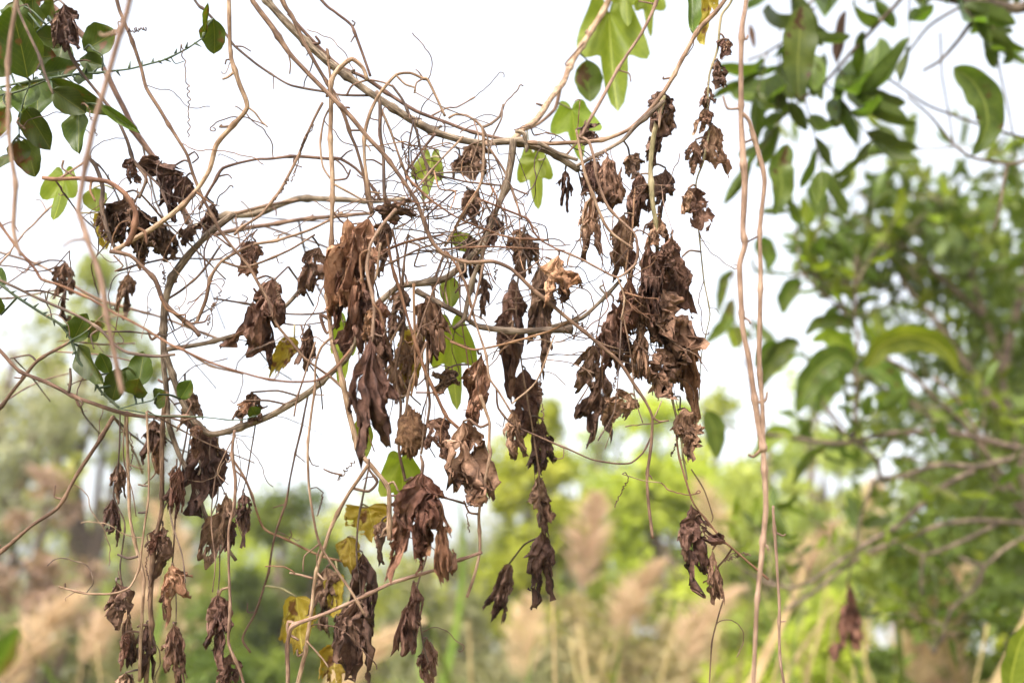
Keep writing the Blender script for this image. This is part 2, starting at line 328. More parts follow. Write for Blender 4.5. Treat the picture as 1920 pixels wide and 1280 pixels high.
# ------------------------------------------------------------------ reeds: stalk, long leaves, feathery plume
def blade_mesh(name, L, W, bend, seed, n=12):
    rs = np.random.default_rng(seed); t = np.linspace(0, 1, n + 1)
    x = bend * t ** 2 * L; z = L * (t - .35 * abs(bend) * t ** 2); y = .05 * L * np.sin(t * 4 + seed)
    wv = W * np.sin(np.pi * (0.12 + .88 * t) ** .7) * .5 + 1e-4
    v = np.stack([np.stack([x, y - wv, z + wv * .25], 1), np.stack([x, y, z], 1), np.stack([x, y + wv, z + wv * .25], 1)], 1).reshape(-1, 3)
    i = np.arange(n)[:, None] * 3 + np.arange(2)[None, :]
    f = np.stack([i, i + 1, i + 4, i + 3], -1).reshape(-1, 4)
    return mesh_from(name, v, f, np.stack([np.repeat(t, 3), np.tile([0, .05, .1], n + 1)], 1))
def plume_mesh(L, W, droop, seed, n=420):
    rs = np.random.default_rng(seed); t = rs.random(n) ** .8
    ax = np.stack([droop * t ** 2 * L, np.zeros(n), t * L * (1 - .3 * droop)], 1)
    a = rs.random(n) * 2 * np.pi; out = np.stack([np.cos(a), np.sin(a), np.full(n, .9)], 1); out[:, 0] += droop * .8
    ln = W * (.35 + .65 * np.sin(np.pi * np.clip(.12 + t * .9, 0, 1)))[:, None] * (.6 + .6 * rs.random(n))[:, None]
    tip = ax + out * ln; tip[:, 2] -= .35 * ln[:, 0] * rs.random(n)
    sd_ = np.cross(out, rs.normal(size=(n, 3))); sd_ /= np.linalg.norm(sd_, axis=1)[:, None]; wd = .0028
    mid = (ax + tip) / 2 + rs.normal(size=(n, 3)) * .006
    v = np.stack([ax, mid + sd_ * wd, tip, mid - sd_ * wd], 1).reshape(-1, 3); k = np.arange(n) * 4
    return mesh_from('plume', v, np.stack([k, k + 1, k + 2, k + 3], 1), np.tile([[0, 0], [.1, .05], [.2, 0], [.1, -.05]], (n, 1)), smooth=False)
STALK = [tube_mesh('stalk', spline([(0, 0, 0), (.01 * s, .02, .5), (.03 * s, 0, 1.0)], .08), np.linspace(.006, .003, 15)[:len(spline([(0, 0, 0), (.01 * s, .02, .5), (.03 * s, 0, 1.0)], .08))] if False else .0032, 6) for s in (-1, 0, 2)]
PLUME = [plume_mesh(.36, .11, dr, 40 + i) for i, dr in enumerate((.15, .5, -.45, .8))]
BLADE = [blade_mesh('leaf', 1.0, .028, b, i) for i, b in enumerate((.35, .6, -.4, .9, -.75))]
def reed(x, ytop, depth, k, lean=0, plume=True, green=False, label=None):
    t = P(x, ytop, depth); h = t[2] - (.3 if plume else 0)
    root = empty('dry_reed' if not green else 'green_reed', (t[0], t[1], 0), label or ('tall dry reed with tan feathery plume standing behind the hanging vines' if plume else ('tall green grass stem with arching blades behind the vines' if green else 'bare straw-coloured reed stalk standing behind the hanging vines')), 'reed', 'plumed reeds behind the vines' if plume else ('green grasses behind the vines' if green else 'bare reed stalks behind the vines'))
    root.rotation_euler = (0, lean, random.uniform(-.6, .6) if not lean else 0)
    st = mesh_obj('stalk', STALK[k % 3], M['reed'], root); st.scale = (1, 1, h)
    if plume:
        p = mesh_obj('plume', PLUME[k % 4], M['plume'], root, (.03 * (k % 3 - 1 + (k % 3 == 2)) * 1, 0, h)); p.rotation_euler = (0, 0, random.uniform(-.7, .7)); p.scale = (1.0 + .3 * random.random(),) * 3
    for q in range(4):
        b = mesh_obj('leaf', BLADE[(k + q) % 5], M['reedgreen' if green or (q == 0 and k % 3 == 0) else 'reed'], root, (0, 0, h * (.2 + .17 * q)))
        b.rotation_euler = (random.uniform(-.15, .15), random.uniform(.1, .5), random.uniform(0, 6.28)); b.scale = (.75 + .3 * random.random(),) * 3
BLADE_G = [m_.copy() for m_ in BLADE]
_B = BLADE
spots = [(1105, 985, 5.2, 'pale reed plume below the gap between the two dead leaf strings'), (1155, 1060, 4.6, 'reed plume low at centre right, under the fine sagging stem'), (1335, 960, 6.0, 'reed plume showing behind the torn holed leaf'), (1290, 1100, 4.6, 'reed plume below and left of the torn holed leaf'), (1620, 930, 5.0, 'pinkish reed plume behind the bare shrub limbs'), (1665, 1115, 3.6, 'broad drooping reed plume right of the reddish withered leaf'), (1800, 1175, 3.6, 'reed plume in front of the small-leaved tree at lower right'),
         (165, 1100, 4.6, 'reed plume at lower left behind the J-shaped stem'), (265, 1030, 5.6, 'reed plume behind the lower left dead leaves'), (40, 1150, 4.2, 'reed plume near the bottom left corner'), (350, 1005, 6.0, 'reed plume behind the cut tip of the forked branch'), (600, 1180, 4.6, 'reed plume low behind the yellowing leaves'), (990, 1150, 5.2, 'reed plume at bottom centre under the lowest dead leaf string'), (1490, 1010, 6.2, 'reed plume right of the tall pale stem pair')]
for k, (x, y, d, lab) in enumerate(spots): reed(x, y, d, k, label=lab)
for k, (x, y, d, ln) in enumerate([(1085, 1030, 3.0, .38), (1015, 1150, 2.6, .33), (1260, 1040, 3.4, .22), (1390, 1120, 3.0, .16), (1480, 1100, 3.0, .3), (960, 1080, 3.4, .25)]):
    reed(x, y, d, k, ln, plume=False, label=['leaning straw reed stalk left of the lowest small dead leaf', 'long leaning reed stalk at bottom centre', 'straw reed stalk behind the fine snapped stem right of centre', 'reed stalk left of the tall pale stem pair at bottom', 'reed stalk between the tall pale pair and the slim upright stem', 'reed stalk behind the dead leaf string at centre', 'reed stalk leaning left at bottom centre right', 'reed stalk leaning left at lower left', 'strongly leaning reed stalk under the reddish withered leaf', 'thin reed stalk below the torn holed leaf', 'reed stalk rising beside the slim upright stem at bottom right', 'reed stalk below the two dangling dark leaves at centre'][k])
for m_ in BLADE: pass
BLADE = BLADE_G
for k, (x, y, d, ln) in enumerate([(1060, 1110, 2.6, .0), (1110, 1150, 3.0, .2), (950, 1160, 3.2, -.1), (1500, 1190, 2.8, .1), (1400, 1180, 3, .1), (860, 1190, 3.0, .2), (100, 1150, 3, .2), (1620, 1200, 3, 0), (1260, 1180, 3, -.2), (730, 1200, 3.2, .1), (400, 1180, 3.2, -.2)]):
    reed(x, y, d, k, ln, plume=False, green=True, label=['green grass stem with broad leaves at bottom centre', 'green grass stem just right of bottom centre', 'green grass stem below the lowest small dead leaf', 'green grass clump stem right of the tall pale pair at bottom', 'green grass stem directly behind the tall pale pair', 'green grass stem under the large reddish hanging leaf', 'green grass stem near the bottom left corner', 'green grass stem under the reddish withered leaf', 'green grass stem left of the torn holed leaf at bottom', 'green grass stem behind the narrow dead leaves at bottom', 'green grass stem behind the lower left dead leaves'][k])
# meadow grass between the reeds
rs = np.random.default_rng(5); n = 9000
gp = np.stack([rs.uniform(-5, 5, n), rs.uniform(2.2, 11, n), np.zeros(n)], 1); gh = (.5 + .75 * rs.random(n))[:, None]
gd = np.stack([rs.normal(size=n) * .3, rs.normal(size=n) * .3, np.ones(n)], 1); sw = np.stack([np.cos(gp[:, 0] * 50), np.sin(gp[:, 0] * 50), np.zeros(n)], 1) * .006
gm = gp + gd * gh * .5; gt = gp + gd * gh + np.stack([rs.normal(size=n) * .15, rs.normal(size=n) * .15, np.zeros(n)], 1)
k = np.arange(n) * 4
tag(mesh_obj('meadow_grass', mesh_from('meadow_grass', np.stack([gp, gm + sw, gt, gm - sw], 1).reshape(-1, 3), np.stack([k, k + 1, k + 2, k + 3], 1), np.tile([[0, 0], [.1, .05], [.2, 0], [.1, -.05]], (n, 1)), smooth=False), M['reedgreen']),
    'tall green and straw meadow grass around the reeds', 'grass', kind='stuff')

# ------------------------------------------------------------------ vine stems
SAMPLES = []        # (px, py, depth, radius_m, root, is_green)
ROOTS = {}
def to_world(pts, depth):
    q = []
    for p in pts:
        d = p[2] if len(p) > 2 else depth
        q.append((p[0], p[1], d))
    return q
def extend(q):
    """stems leaving the frame go on beyond it"""
    q = list(q)
    for end in (0, -1):
        x, y, d = q[end]; x2, y2, d2 = q[1 if end == 0 else -2]
        if x <= 2 or y <= 2 or x >= 1918 or y >= 1278:
            L = math.hypot(x - x2, y - y2) + 1e-6; e = 420 if y <= 2 else 260
            ux, uy = (x - x2) / L, (y - y2) / L
            if y <= 2: ux *= .6
            new = [(x + ux * e * .5, y + uy * e * .5, d), (x + ux * e + 12, y + uy * e, d + .02)]
            q = (new[::-1] + q) if end == 0 else (q + new)
    return q
def make_stem(root, base, pts, depth, w0, w1, mat, seed, name='stem', ridge=0.0, nodes=True, sides=None, wob=1.0):
    rnd = random.Random(seed)
    q = extend(to_world(pts, depth))
    s = spline(q, 7.0)                                  # pixel space, every 7 px
    n = len(s); wp = np.array([P(*r) for r in s])
    t = np.linspace(0, 1, n); r = (w0 + (w1 - w0) * t) * .45 / FPX * s[:, 2]
    L = np.concatenate([[0], np.cumsum(np.linalg.norm(np.diff(wp, axis=0), axis=1))])
    nodepos = []
    if nodes:
        x = rnd.uniform(.02, .06)
        while x < L[-1]: nodepos.append(x); x += rnd.uniform(.035, .09)
    for i in range(n):
        nv = fbm(wp[i], 38, seed * .37); lv = fbm(wp[i], 14, seed * .21 + 5)
        wp[i] += (np.array(nv) * .0005 + np.array(lv) * .0010) * wob
        r[i] *= 1 + .22 * nv[0] + .10 * np.clip(lv[1] * 2, -1, 1)
    kink = np.zeros((n, 3))
    for x in nodepos:
        g_ = np.exp(-((L - x) / .0032) ** 2); r *= 1 + .4 * g_
        kv = np.array([rnd.uniform(-1, 1), rnd.uniform(-1, 1), rnd.uniform(-.4, .4)]) * .0017 * wob
        kink += np.exp(-np.abs(L - x) / .022)[:, None] * kv
    wp += kink
    wid = max(w0, w1)
    sides = sides or (12 if wid > 9 else 8 if wid > 4 else 6)
    o = mesh_obj(name, tube_mesh(name, wp - base, r, sides, ridge, seed), M[mat], root)
    for i in range(0, n, 2): SAMPLES.append((s[i, 0], s[i, 1], s[i, 2], r[i], root, mat, wp[i]))
    for x in nodepos:                                   # broken-off leaf stalks left at the nodes
        if rnd.random() < .55 and wid > 3.5:
            i = int(np.searchsorted(L, x)); i = min(max(i, 1), n - 2); T = wp[i + 1] - wp[i - 1]; T /= np.linalg.norm(T)
            sd_ = np.cross(T, np.array([rnd.uniform(-.4, .4), 1, rnd.uniform(-.3, .3)])); sd_ /= np.linalg.norm(sd_); sd_ *= rnd.choice((-1, 1))
            ln = rnd.uniform(.006, .022); a = wp[i]; b = a + (sd_ * .8 + T * rnd.uniform(-.2, .8)) * ln * .6; c = b + (sd_ * .3 + T * rnd.uniform(-.9, .9) + np.array([0, 0, rnd.uniform(-.7, .4)])) * ln * .6
            sp = spline([a, b, c], .0018); rr = min(r[i] * .5, .0016)
            mesh_obj('leaf_stub', tube_mesh('leaf_stub', sp - base, np.linspace(rr, rr * .65, len(sp)), 6), M[mat if rnd.random() < .6 else 'brown'], root)
    return o
def nearest(bx, by, d, pool=None, bias=2.0):
    best, bc = None, 1e9
    for s in SAMPLES:
        if pool is not None and s[4] not in pool: continue
        c = math.hypot(s[0] - bx, s[1] - by) + max(0, s[1] - by - 4) * bias + abs(s[2] - d) * 500
        if c < bc: best, bc = s, c
    return best
def rooted(tw):
    """a loose twig starts on the stem nearest to it"""
    pts, w_, m_ = tw; p0 = pts[0]; s_ = nearest(p0[0], p0[1], p0[2], None, .6); k = .5
    dx, dy, dd = s_[0] - p0[0], s_[1] - p0[1], s_[2] - p0[2]
    return ([(s_[0], s_[1], s_[2])] + [(p[0] + dx * k ** (i + 0), p[1] + dy * k ** (i + 0), p[2] + dd * k ** (i + 0)) for i, p in enumerate(pts) if i > 0], w_, m_)
VN = [0]
def vine(key, label, pts, w, mat, depth=1.0, name='dry_vine', cat='vine', group='dry vine stems', ridge=0.0, twigs=(), wob=1.0):
    VN[0] += 1; w0, w1 = w if isinstance(w, tuple) else (w, w)
    q = to_world(pts, depth); base = P(*q[0])
    root = empty(name, base, label, cat, group); ROOTS[key] = (root, base)
    make_stem(root, base, pts, depth, w0, w1, mat, VN[0] * 13 + 1, 'stem', ridge, wob=wob)
    for i, tw in enumerate(twigs):
        tp, tw_w, tm = tw[:3]; dd = tw[3] if len(tw) > 3 else depth
        a, b = tw_w if isinstance(tw_w, tuple) else (tw_w, tw_w * .8)
        make_stem(root, base, tp, dd, a, b, tm, VN[0] * 13 + 2 + i, 'side_shoot', 0.0, wob=wob)
    return root

vine('A', 'out-of-focus pale stem nearest the camera, slanting down the upper left', [(243, 0), (224, 65), (205, 130), (175, 235), (158, 330), (150, 395), (163, 430), (190, 520), (205, 600), (222, 700), (230, 738)], (11, 10), 'pink', .72)
vine('B', 'blurred pale stem hanging vertically along the far left edge', [(32, 0), (20, 80), (18, 150), (22, 280), (28, 350), (25, 430), (40, 480)], 9, 'pink', .78)
vine('BS', 'long straw-coloured stem crossing from left edge past the forked branch', [(-10, 412), (32, 467), (64, 504), (77, 524), (111, 534), (168, 558), (215, 588), (269, 615), (322, 648), (396, 679), (480, 705), (540, 714), (591, 712), (628, 689), (655, 655)], (6, 5), 'orange', .88, twigs=[([(322, 648), (345, 655), (396, 684), (455, 700)], 5, 'straw')])
vine('C', 'thick brown stem behind the green leaves, leaning right from top left', [(89, 0), (134, 44), (178, 91), (195, 128), (218, 175), (238, 212), (255, 249), (292, 299), (330, 350), (352, 420)], (13, 12), 'brown', 1.13)
vine('D', 'short dark purple-brown stem among the green leaves at top left', [(34, 0), (40, 30), (70, 100), (84, 140), (100, 176)], 6, 'dark', .9)
vine('E', 'dark thin stem with a withered leaf at its top, upper left', [(122, 60), (131, 100), (151, 134), (188, 178), (218, 218), (238, 259), (252, 302), (275, 335), (262, 372)], (7, 6), 'dark', 1.0, twigs=[([(275, 340), (255, 372), (240, 400)], 4, 'dark'), ([(252, 302), (280, 330), (300, 350), (315, 390)], 5, 'dark')])
vine('F', 'long slender brown stem running diagonally from top left to the big leaves', [(218, 0), (232, 37), (249, 74), (265, 124), (275, 165), (302, 208), (336, 262), (353, 292), (363, 329), (380, 373), (408, 430), (433, 463), (463, 497), (480, 527), (500, 561), (517, 605), (540, 635), (574, 675), (621, 709), (655, 742), (668, 775)], (8, 6), 'brown', .98, twigs=[([(353, 292), (365, 285), (372, 296), (360, 306)], 4, 'dark'), ([(380, 373), (350, 410), (320, 455), (298, 503)], 2.5, 'orange')])
vine('H', 'thin dark stem arching from top left towards the main thick vine', [(366, 0), (386, 20), (420, 60), (440, 87), (480, 121), (514, 144), (547, 163), (608, 175), (638, 180), (695, 180)], (6, 5), 'dark', 1.03, twigs=[([(440, 87), (455, 88), (470, 97)], 4, 'brown')])
vine('I', 'pale zigzag stem dropping from the top and bending back left', [(428, 0), (431, 60), (433, 111), (447, 158), (463, 201), (436, 236), (406, 272), (393, 319), (369, 356), (322, 400), (282, 430), (249, 450), (215, 474)], (7, 10), 'straw', .98, twigs=[([(463, 201), (478, 212), (490, 228), (502, 238)], 4, 'straw'), ([(366, 358), (395, 380), (412, 386)], (6, 2), 'orange'), ([(433, 111), (424, 112), (422, 120)], 4, 'dark')])
vine('J', 'thin horizontal stem left of centre joining the zigzag stem', [(372, 392), (398, 345), (416, 316), (480, 300), (507, 299), (554, 295), (614, 297), (638, 297), (668, 316), (695, 346), (715, 376)], 6, 'brown', 1.06, twigs=[([(638, 297), (650, 285), (660, 281)], 4, 'dark'), ([(554, 295), (562, 288), (552, 298)], 4, 'dark')])
vine('K', 'thick brown arching stem curving over the dark crumpled leaves at left', [(80, 333), (101, 336), (151, 333), (201, 339), (235, 363), (255, 396), (251, 430), (238, 460)], (8, 12), 'orange', .93, twigs=[([(110, 336), (150, 310), (172, 292)], 6, 'straw'), ([(120, 300), (118, 315), (140, 330)], 5, 'brown')])
vine('L', 'dark brown stem bending down beside the arching stem at left', [(165, 292), (181, 312), (195, 353), (194, 396), (201, 430), (215, 465)], 8, 'dark', 1.0)
vine('M', 'thickest ribbed grey-brown vine running diagonally across the top centre', [(486, -20), (500, 0), (530, 34), (571, 74), (614, 114), (648, 141), (688, 171), (729, 198), (769, 222), (816, 245), (863, 262), (910, 269), (960, 266), (1020, 282), (1061, 306), (1084, 320)], (17, 15), 'bark', 1.03, ridge=.16,
     twigs=[([(541, 26), (580, 70), (620, 112), (641, 128), (682, 144), (735, 178), (782, 208), (833, 228), (883, 249), (950, 264)], 9, 'brown', 1.045)])
vine('N', 'smooth brown stem in front, slanting from top centre-left through the tangle', [(468, -14), (480, 10), (510, 50), (540, 97), (577, 138), (614, 175), (655, 215), (688, 255), (722, 292), (755, 339), (782, 380), (798, 425), (812, 455), (836, 477), (880, 492), (925, 490), (960, 504), (1004, 548), (1027, 568), (1071, 605), (1121, 645), (1162, 679), (1188, 716), (1212, 752), (1225, 783), (1222, 826), (1215, 900), (1217, 951), (1224, 1008)], (12, 5.5), 'brown', .97,
     twigs=[([(836, 470), (856, 500), (875, 540), (882, 575)], 5, 'orange'), ([(540, 97), (545, 120), (543, 140)], 4, 'brown'), ([(1225, 783), (1238, 790), (1256, 788)], 5, 'brown'), ([(1225, 783), (1232, 770), (1240, 750)], 3, 'straw'), ([(1240, 905), (1205, 900), (1168, 887)], 2.5, 'straw')])
vine('O', 'brown stem crossing beneath the thickest vine and falling to the curled dark leaf', [(530, 0), (547, 30), (567, 77), (591, 121), (614, 161), (641, 208), (655, 250), (668, 279), (682, 329), (690, 375), (698, 400)], 8, 'brown', 1.0)
vine('PP', 'thin bent stem coming from the top edge onto the thickest vine', [(604, 0), (631, 24), (663, 50), (678, 91), (695, 144)], 6, 'brown', 1.04, twigs=[([(663, 50), (666, 44), (660, 40)], 4, 'dark')])
vine('Q', 'straight straw stem hanging vertically left of the big folded leaves', [(690, 150), (682, 128), (661, 111), (638, 128), (624, 151), (621, 215), (621, 269), (624, 336), (621, 430), (618, 490), (618, 564), (621, 618), (624, 645), (635, 685), (645, 732), (655, 779), (675, 847), (702, 880), (729, 917), (729, 968), (730, 1011)], (9, 11), 'straw', .98,
     twigs=[([(628, 190), (610, 222), (601, 269), (606, 312), (622, 338)], 5, 'straw'), ([(622, 338), (650, 335), (658, 318)], 5, 'brown'), ([(625, 345), (660, 365), (692, 382)], 5, 'straw'), ([(618, 110), (614, 90), (620, 150), (612, 180)], 7, 'brown'), ([(618, 600), (600, 590), (612, 625), (635, 600)], 7, 'brown'), ([(735, 1003), (718, 1004), (712, 1008)], 5, 'straw'), ([(729, 930), (744, 930), (748, 935)], 5, 'brown')])
vine('S', 'thin straw stem leaning down-left beside a coiled tendril', [(606, 190), (594, 215), (561, 292), (524, 359), (490, 403), (455, 425), (440, 440)], 6, 'straw', 1.0)
vine('T', 'dark upright stem under the thickest vine at centre', [(706, 170), (712, 195), (712, 252), (718, 302), (720, 363), (728, 400)], 8, 'dark', 1.01, twigs=[([(712, 225), (696, 222), (690, 214)], 4, 'brown'), ([(718, 310), (700, 300), (686, 300)], 4, 'brown')])
vine('U', 'pale hooped stem looping up over the thickest vine at centre', [(833, 218), (818, 185), (800, 150), (792, 148), (769, 138), (742, 141), (715, 171), (695, 208), (682, 255), (685, 309), (692, 360), (700, 400)], (6, 7), 'straw', .985, twigs=[([(742, 141), (760, 158), (778, 164), (776, 174)], 5, 'straw'), ([(792, 148), (780, 156), (776, 172)], 5, 'straw'), ([(648, 180), (660, 160), (690, 150), (720, 155), (735, 162)], 5, 'straw')])
vine('V', 'dark twin stems falling from the thickest vine into the tangle', [(737, 160), (760, 190), (782, 242), (790, 280), (805, 325)], 6, 'dark', 1.02, twigs=[([(782, 242), (784, 275), (770, 283)], 4, 'dark'), ([(816, 250), (790, 280), (757, 324)], 6, 'brown'), ([(712, 200), (735, 252), (757, 315), (775, 350)], 6, 'straw')])
vine('W', 'pale hooked stem right of centre with a dark upturned tip', [(840, 222), (852, 215), (876, 218), (903, 239), (907, 286), (903, 336), (890, 363), (870, 395), (853, 425), (832, 462)], (6, 7), 'straw', .985, twigs=[([(903, 239), (920, 232), (937, 218), (944, 195)], 6, 'dark'), ([(905, 240), (914, 260), (916, 300), (921, 350)], 4, 'dark'), ([(868, 256), (840, 285), (800, 330), (775, 362)], 5, 'straw'), ([(895, 372), (940, 390), (985, 410), (1000, 437), (1017, 453), (1044, 467)], 5, 'orange')])
vine('X', 'thick pale woody stem dropping from the knot right of centre', [(962, 262), (958, 300), (950, 336), (937, 376), (918, 430), (907, 480), (890, 521), (876, 574), (870, 598), (850, 615)], (14, 8), 'bark', 1.02, ridge=.1, twigs=[([(962, 262), (985, 268), (988, 285), (982, 250), (965, 245)], 8, 'bark'), ([(908, 265), (925, 290), (945, 320), (965, 370), (978, 410)], 5, 'straw')])
vine('Y', 'grey horizontal branch out of focus behind the centre-left stems', [(356, 430), (420, 405), (480, 400), (520, 386), (564, 373), (641, 373), (695, 376), (760, 372)], (16, 10), 'bark', 1.2, twigs=[([(400, 440), (480, 425), (560, 412), (640, 405), (700, 400)], 10, 'brown', 1.18), ([(440, 400), (500, 385), (560, 375)], 8, 'brown', 1.18)])
vine('AA', 'thick pale stem rising to the top edge right of centre', [(1141, 0, 1.3), (1108, 57, 1.27), (1071, 118, 1.22), (1057, 155, 1.18), (1027, 195, 1.13), (1004, 225, 1.09), (980, 242, 1.06), (962, 262, 1.04)], (14, 12), 'straw', 1.2, twigs=[([(1050, 165), (1040, 205), (1010, 232), (975, 246)], 9, 'brown'), ([(1095, 80), (1060, 120), (1068, 122)], 4, 'brown')])
vine('AB', 'thin pinkish stem crossing the large lobed green leaf', [(1229, 0), (1202, 64), (1175, 107), (1141, 161), (1111, 215), (1090, 255)], 7, 'pink', .9)
vine('AC', 'long pale stem sweeping from the top right down to the central knot', [(1360, 0), (1313, 54), (1282, 104), (1246, 168), (1215, 208), (1178, 242), (1138, 259), (1101, 265), (1030, 268), (985, 266)], (10, 9), 'straw', 1.02, twigs=[([(1246, 188), (1195, 232), (1168, 262), (1135, 282), (1101, 300), (1080, 312)], 10, 'bark'), ([(1242, 190), (1238, 215), (1236, 240)], 6, 'straw'), ([(1010, 268), (1050, 290), (1084, 300)], 10, 'bark')])
vine('AE', 'tall pale blurred stem pair hanging down the right of centre, forked high up', [(1400, 0), (1390, 60), (1388, 208), (1393, 289), (1397, 339), (1393, 430), (1397, 460), (1387, 497), (1390, 564), (1393, 618), (1403, 665), (1410, 715), (1420, 786), (1432, 845)], (11, 12), 'pink', .86, twigs=[([(1388, 208), (1407, 228), (1423, 285), (1434, 339), (1425, 430), (1427, 530), (1424, 665), (1430, 766), (1432, 850), (1437, 950), (1430, 1038), (1420, 1139), (1413, 1280)], (10, 10), 'pink', .86)], wob=.45)
vine('AF', 'slim upright stem standing at lower right beside the forked stem pair', [(1450, 950), (1450, 968), (1457, 1051), (1463, 1142), (1463, 1230), (1470, 1280)], 6, 'pink', .95)
vine('RC', 'thin greenish stem strung with dried leaves below the top right foliage', [(1375, -5), (1352, 30), (1345, 90), (1330, 140), (1326, 200), (1330, 240), (1318, 300), (1304, 345), (1308, 420), (1318, 520), (1332, 590), (1315, 660), (1310, 750)], (6, 2.5), 'gtan', 1.06)
vine('GV', 'greenish upright stem running down inside the right-hand leaf cluster', [(1243, 180), (1225, 250), (1219, 319), (1221, 380), (1228, 430), (1232, 500), (1238, 560), (1246, 640), (1255, 700), (1258, 745), (1270, 790), (1280, 830), (1290, 900)], (11, 4), 'gtan', 1.04, twigs=[([(1258, 745), (1275, 742), (1275, 765)], 4, 'dark'), ([(1190, 352), (1215, 346), (1262, 350)], 4, 'brown')])
vine('RS', 'pair of straw stems threading down through the right-hand leaf cluster', [(1081, 245), (1091, 302), (1101, 343), (1131, 416), (1150, 440), (1188, 468)], 6, 'straw', .98, twigs=[([(1085, 255), (1104, 268), (1112, 300), (1117, 336), (1138, 390), (1186, 437), (1192, 470), (1188, 497), (1158, 521), (1121, 504), (1084, 484), (1044, 467)], 6, 'straw'), ([(1186, 437), (1200, 432), (1222, 445)], 4, 'brown'), ([(1158, 521), (1172, 560), (1165, 600)], 4, 'straw')])
vine('BB', 'reddish brown stem sloping from the left edge above the thorny twig', [(0, 527), (67, 558), (151, 595), (188, 618), (218, 648), (242, 662), (292, 668), (329, 665)], 6, 'dark', .95)
vine('BC', 'long brown branch sagging from the left edge under the green leaves', [(0, 655), (40, 695), (94, 719), (148, 746), (215, 769), (269, 781), (353, 781)], (9, 7), 'brown', 1.0, twigs=[([(128, 735), (132, 712), (131, 690)], (6, 5), 'dark'), ([(148, 746), (155, 756), (150, 760)], 5, 'dark')])
vine('BD', 'brown stem slanting up from the left edge below the thorny twig', [(0, 759), (40, 712), (71, 675), (128, 642), (170, 612)], 7, 'brown', 1.06, twigs=[([(70, 678), (55, 665), (20, 672)], 4, 'dark')])
vine('BE', 'thick tan forked branch at left, one arm ending in a cut tip', [(440, 400), (403, 430), (356, 477), (329, 517), (312, 564), (306, 618), (306, 679), (312, 732), (316, 793), (336, 850), (356, 887), (373, 924), (390, 974), (410, 1005), (443, 1051)], (17, 8), 'bark', 1.05, ridge=.05, name='forked_branch', cat='branch',
     twigs=[([(308, 660), (319, 692), (336, 739), (363, 786), (396, 813), (437, 806), (480, 791), (514, 776), (547, 756), (581, 732), (614, 702), (648, 672), (672, 630), (700, 580), (749, 537), (800, 530), (836, 520), (883, 480), (915, 440)], (14, 14), 'bark'), ([(373, 890), (378, 878), (374, 862)], 6, 'bark'), ([(388, 985), (378, 988), (384, 980)], 6, 'dark')])
vine('BG', 'rough twisted brown stem wrapped by tendrils, centre left', [(205, 474), (242, 480), (262, 497), (286, 524), (302, 561), (322, 581), (346, 601), (363, 615), (373, 628)], (9, 8), 'brown', .97, ridge=.2, wob=1.8, twigs=[([(300, 556), (312, 580), (335, 590), (350, 590), (345, 605)], 5, 'orange'), ([(215, 480), (232, 500), (216, 510)], 5, 'brown')])
vine('BH', 'tan branch rising right from the forked branch towards the crumpled leaf', [(310, 655), (353, 650), (396, 642), (433, 632), (464, 621), (500, 600), (524, 585), (554, 555), (600, 500)], (11, 9), 'bark', 1.08)
vine('BI', 'tan elbowed stem above the crumpled leaf, left of centre', [(369, 605), (386, 564), (396, 521), (416, 490), (450, 470), (480, 457), (520, 450), (584, 430), (640, 400)], (7, 6), 'straw', 1.02, twigs=[([(433, 463), (400, 440), (385, 470), (392, 520)], 4, 'brown'), ([(416, 490), (460, 500), (540, 470), (590, 440)], 5, 'brown')])
vine('CA', 'pale twisting stem in front of the largest folded leaves', [(740, 392), (712, 425), (692, 460), (685, 504), (695, 548), (700, 578), (697, 618), (694, 660), (700, 690), (715, 720)], (8, 6), 'pink', .92, twigs=[([(712, 455), (706, 500), (702, 525)], 6, 'straw'), ([(700, 570), (712, 585), (722, 620)], 5, 'orange'), ([(690, 470), (676, 480), (680, 530)], 5, 'orange')])
vine('CC', 'brown stem running down right of the largest leaves to the lower leaf pair', [(725, 440), (735, 497), (749, 541), (766, 598), (782, 648), (799, 699), (816, 739), (836, 783), (883, 823)], 7, 'orange', .99, twigs=[([(735, 430), (745, 480), (752, 540)], 6, 'brown'), ([(776, 531), (776, 618), (779, 699), (772, 742)], 6, 'orange'), ([(800, 640), (770, 720), (760, 780)], 6, 'straw'), ([(840, 485), (800, 580), (770, 660)], 4, 'straw'), ([(779, 735), (830, 735)], 4, 'orange')])
vine('CE', 'stout grey-brown branch with cut end, level right of centre', [(780, 545), (833, 574), (866, 591), (900, 612), (960, 619), (1010, 619), (1071, 616)], (12, 14), 'bark', 1.03, ridge=.12, name='cut_branch', cat='branch', twigs=[([(1035, 612), (1090, 595), (1128, 562), (1165, 525)], (9, 7), 'bark'), ([(845, 640), (890, 655), (960, 640), (1027, 621), (1078, 595), (1100, 580)], 5, 'orange', .985)])
vine('CG', 'thin pale stem slanting across the centre to the dark small leaf', [(856, 484), (883, 564), (910, 669), (917, 709), (935, 735), (960, 775)], 4.5, 'straw', .97, twigs=[([(960, 756), (1004, 715), (1040, 628)], 4, 'straw'), ([(880, 600), (892, 560), (905, 490)], 6, 'straw')])
vine('CH', 'tan stem hanging below the lower leaf pair with a pale snapped tip', [(900, 740), (910, 770), (917, 793), (914, 840), (917, 850), (905, 917), (897, 968), (900, 1031), (890, 1078), (876, 1119)], (7, 7), 'straw', .97, twigs=[([(896, 965), (880, 962), (870, 940)], 5, 'brown'), ([(917, 793), (900, 800), (885, 790)], 6, 'brown')])
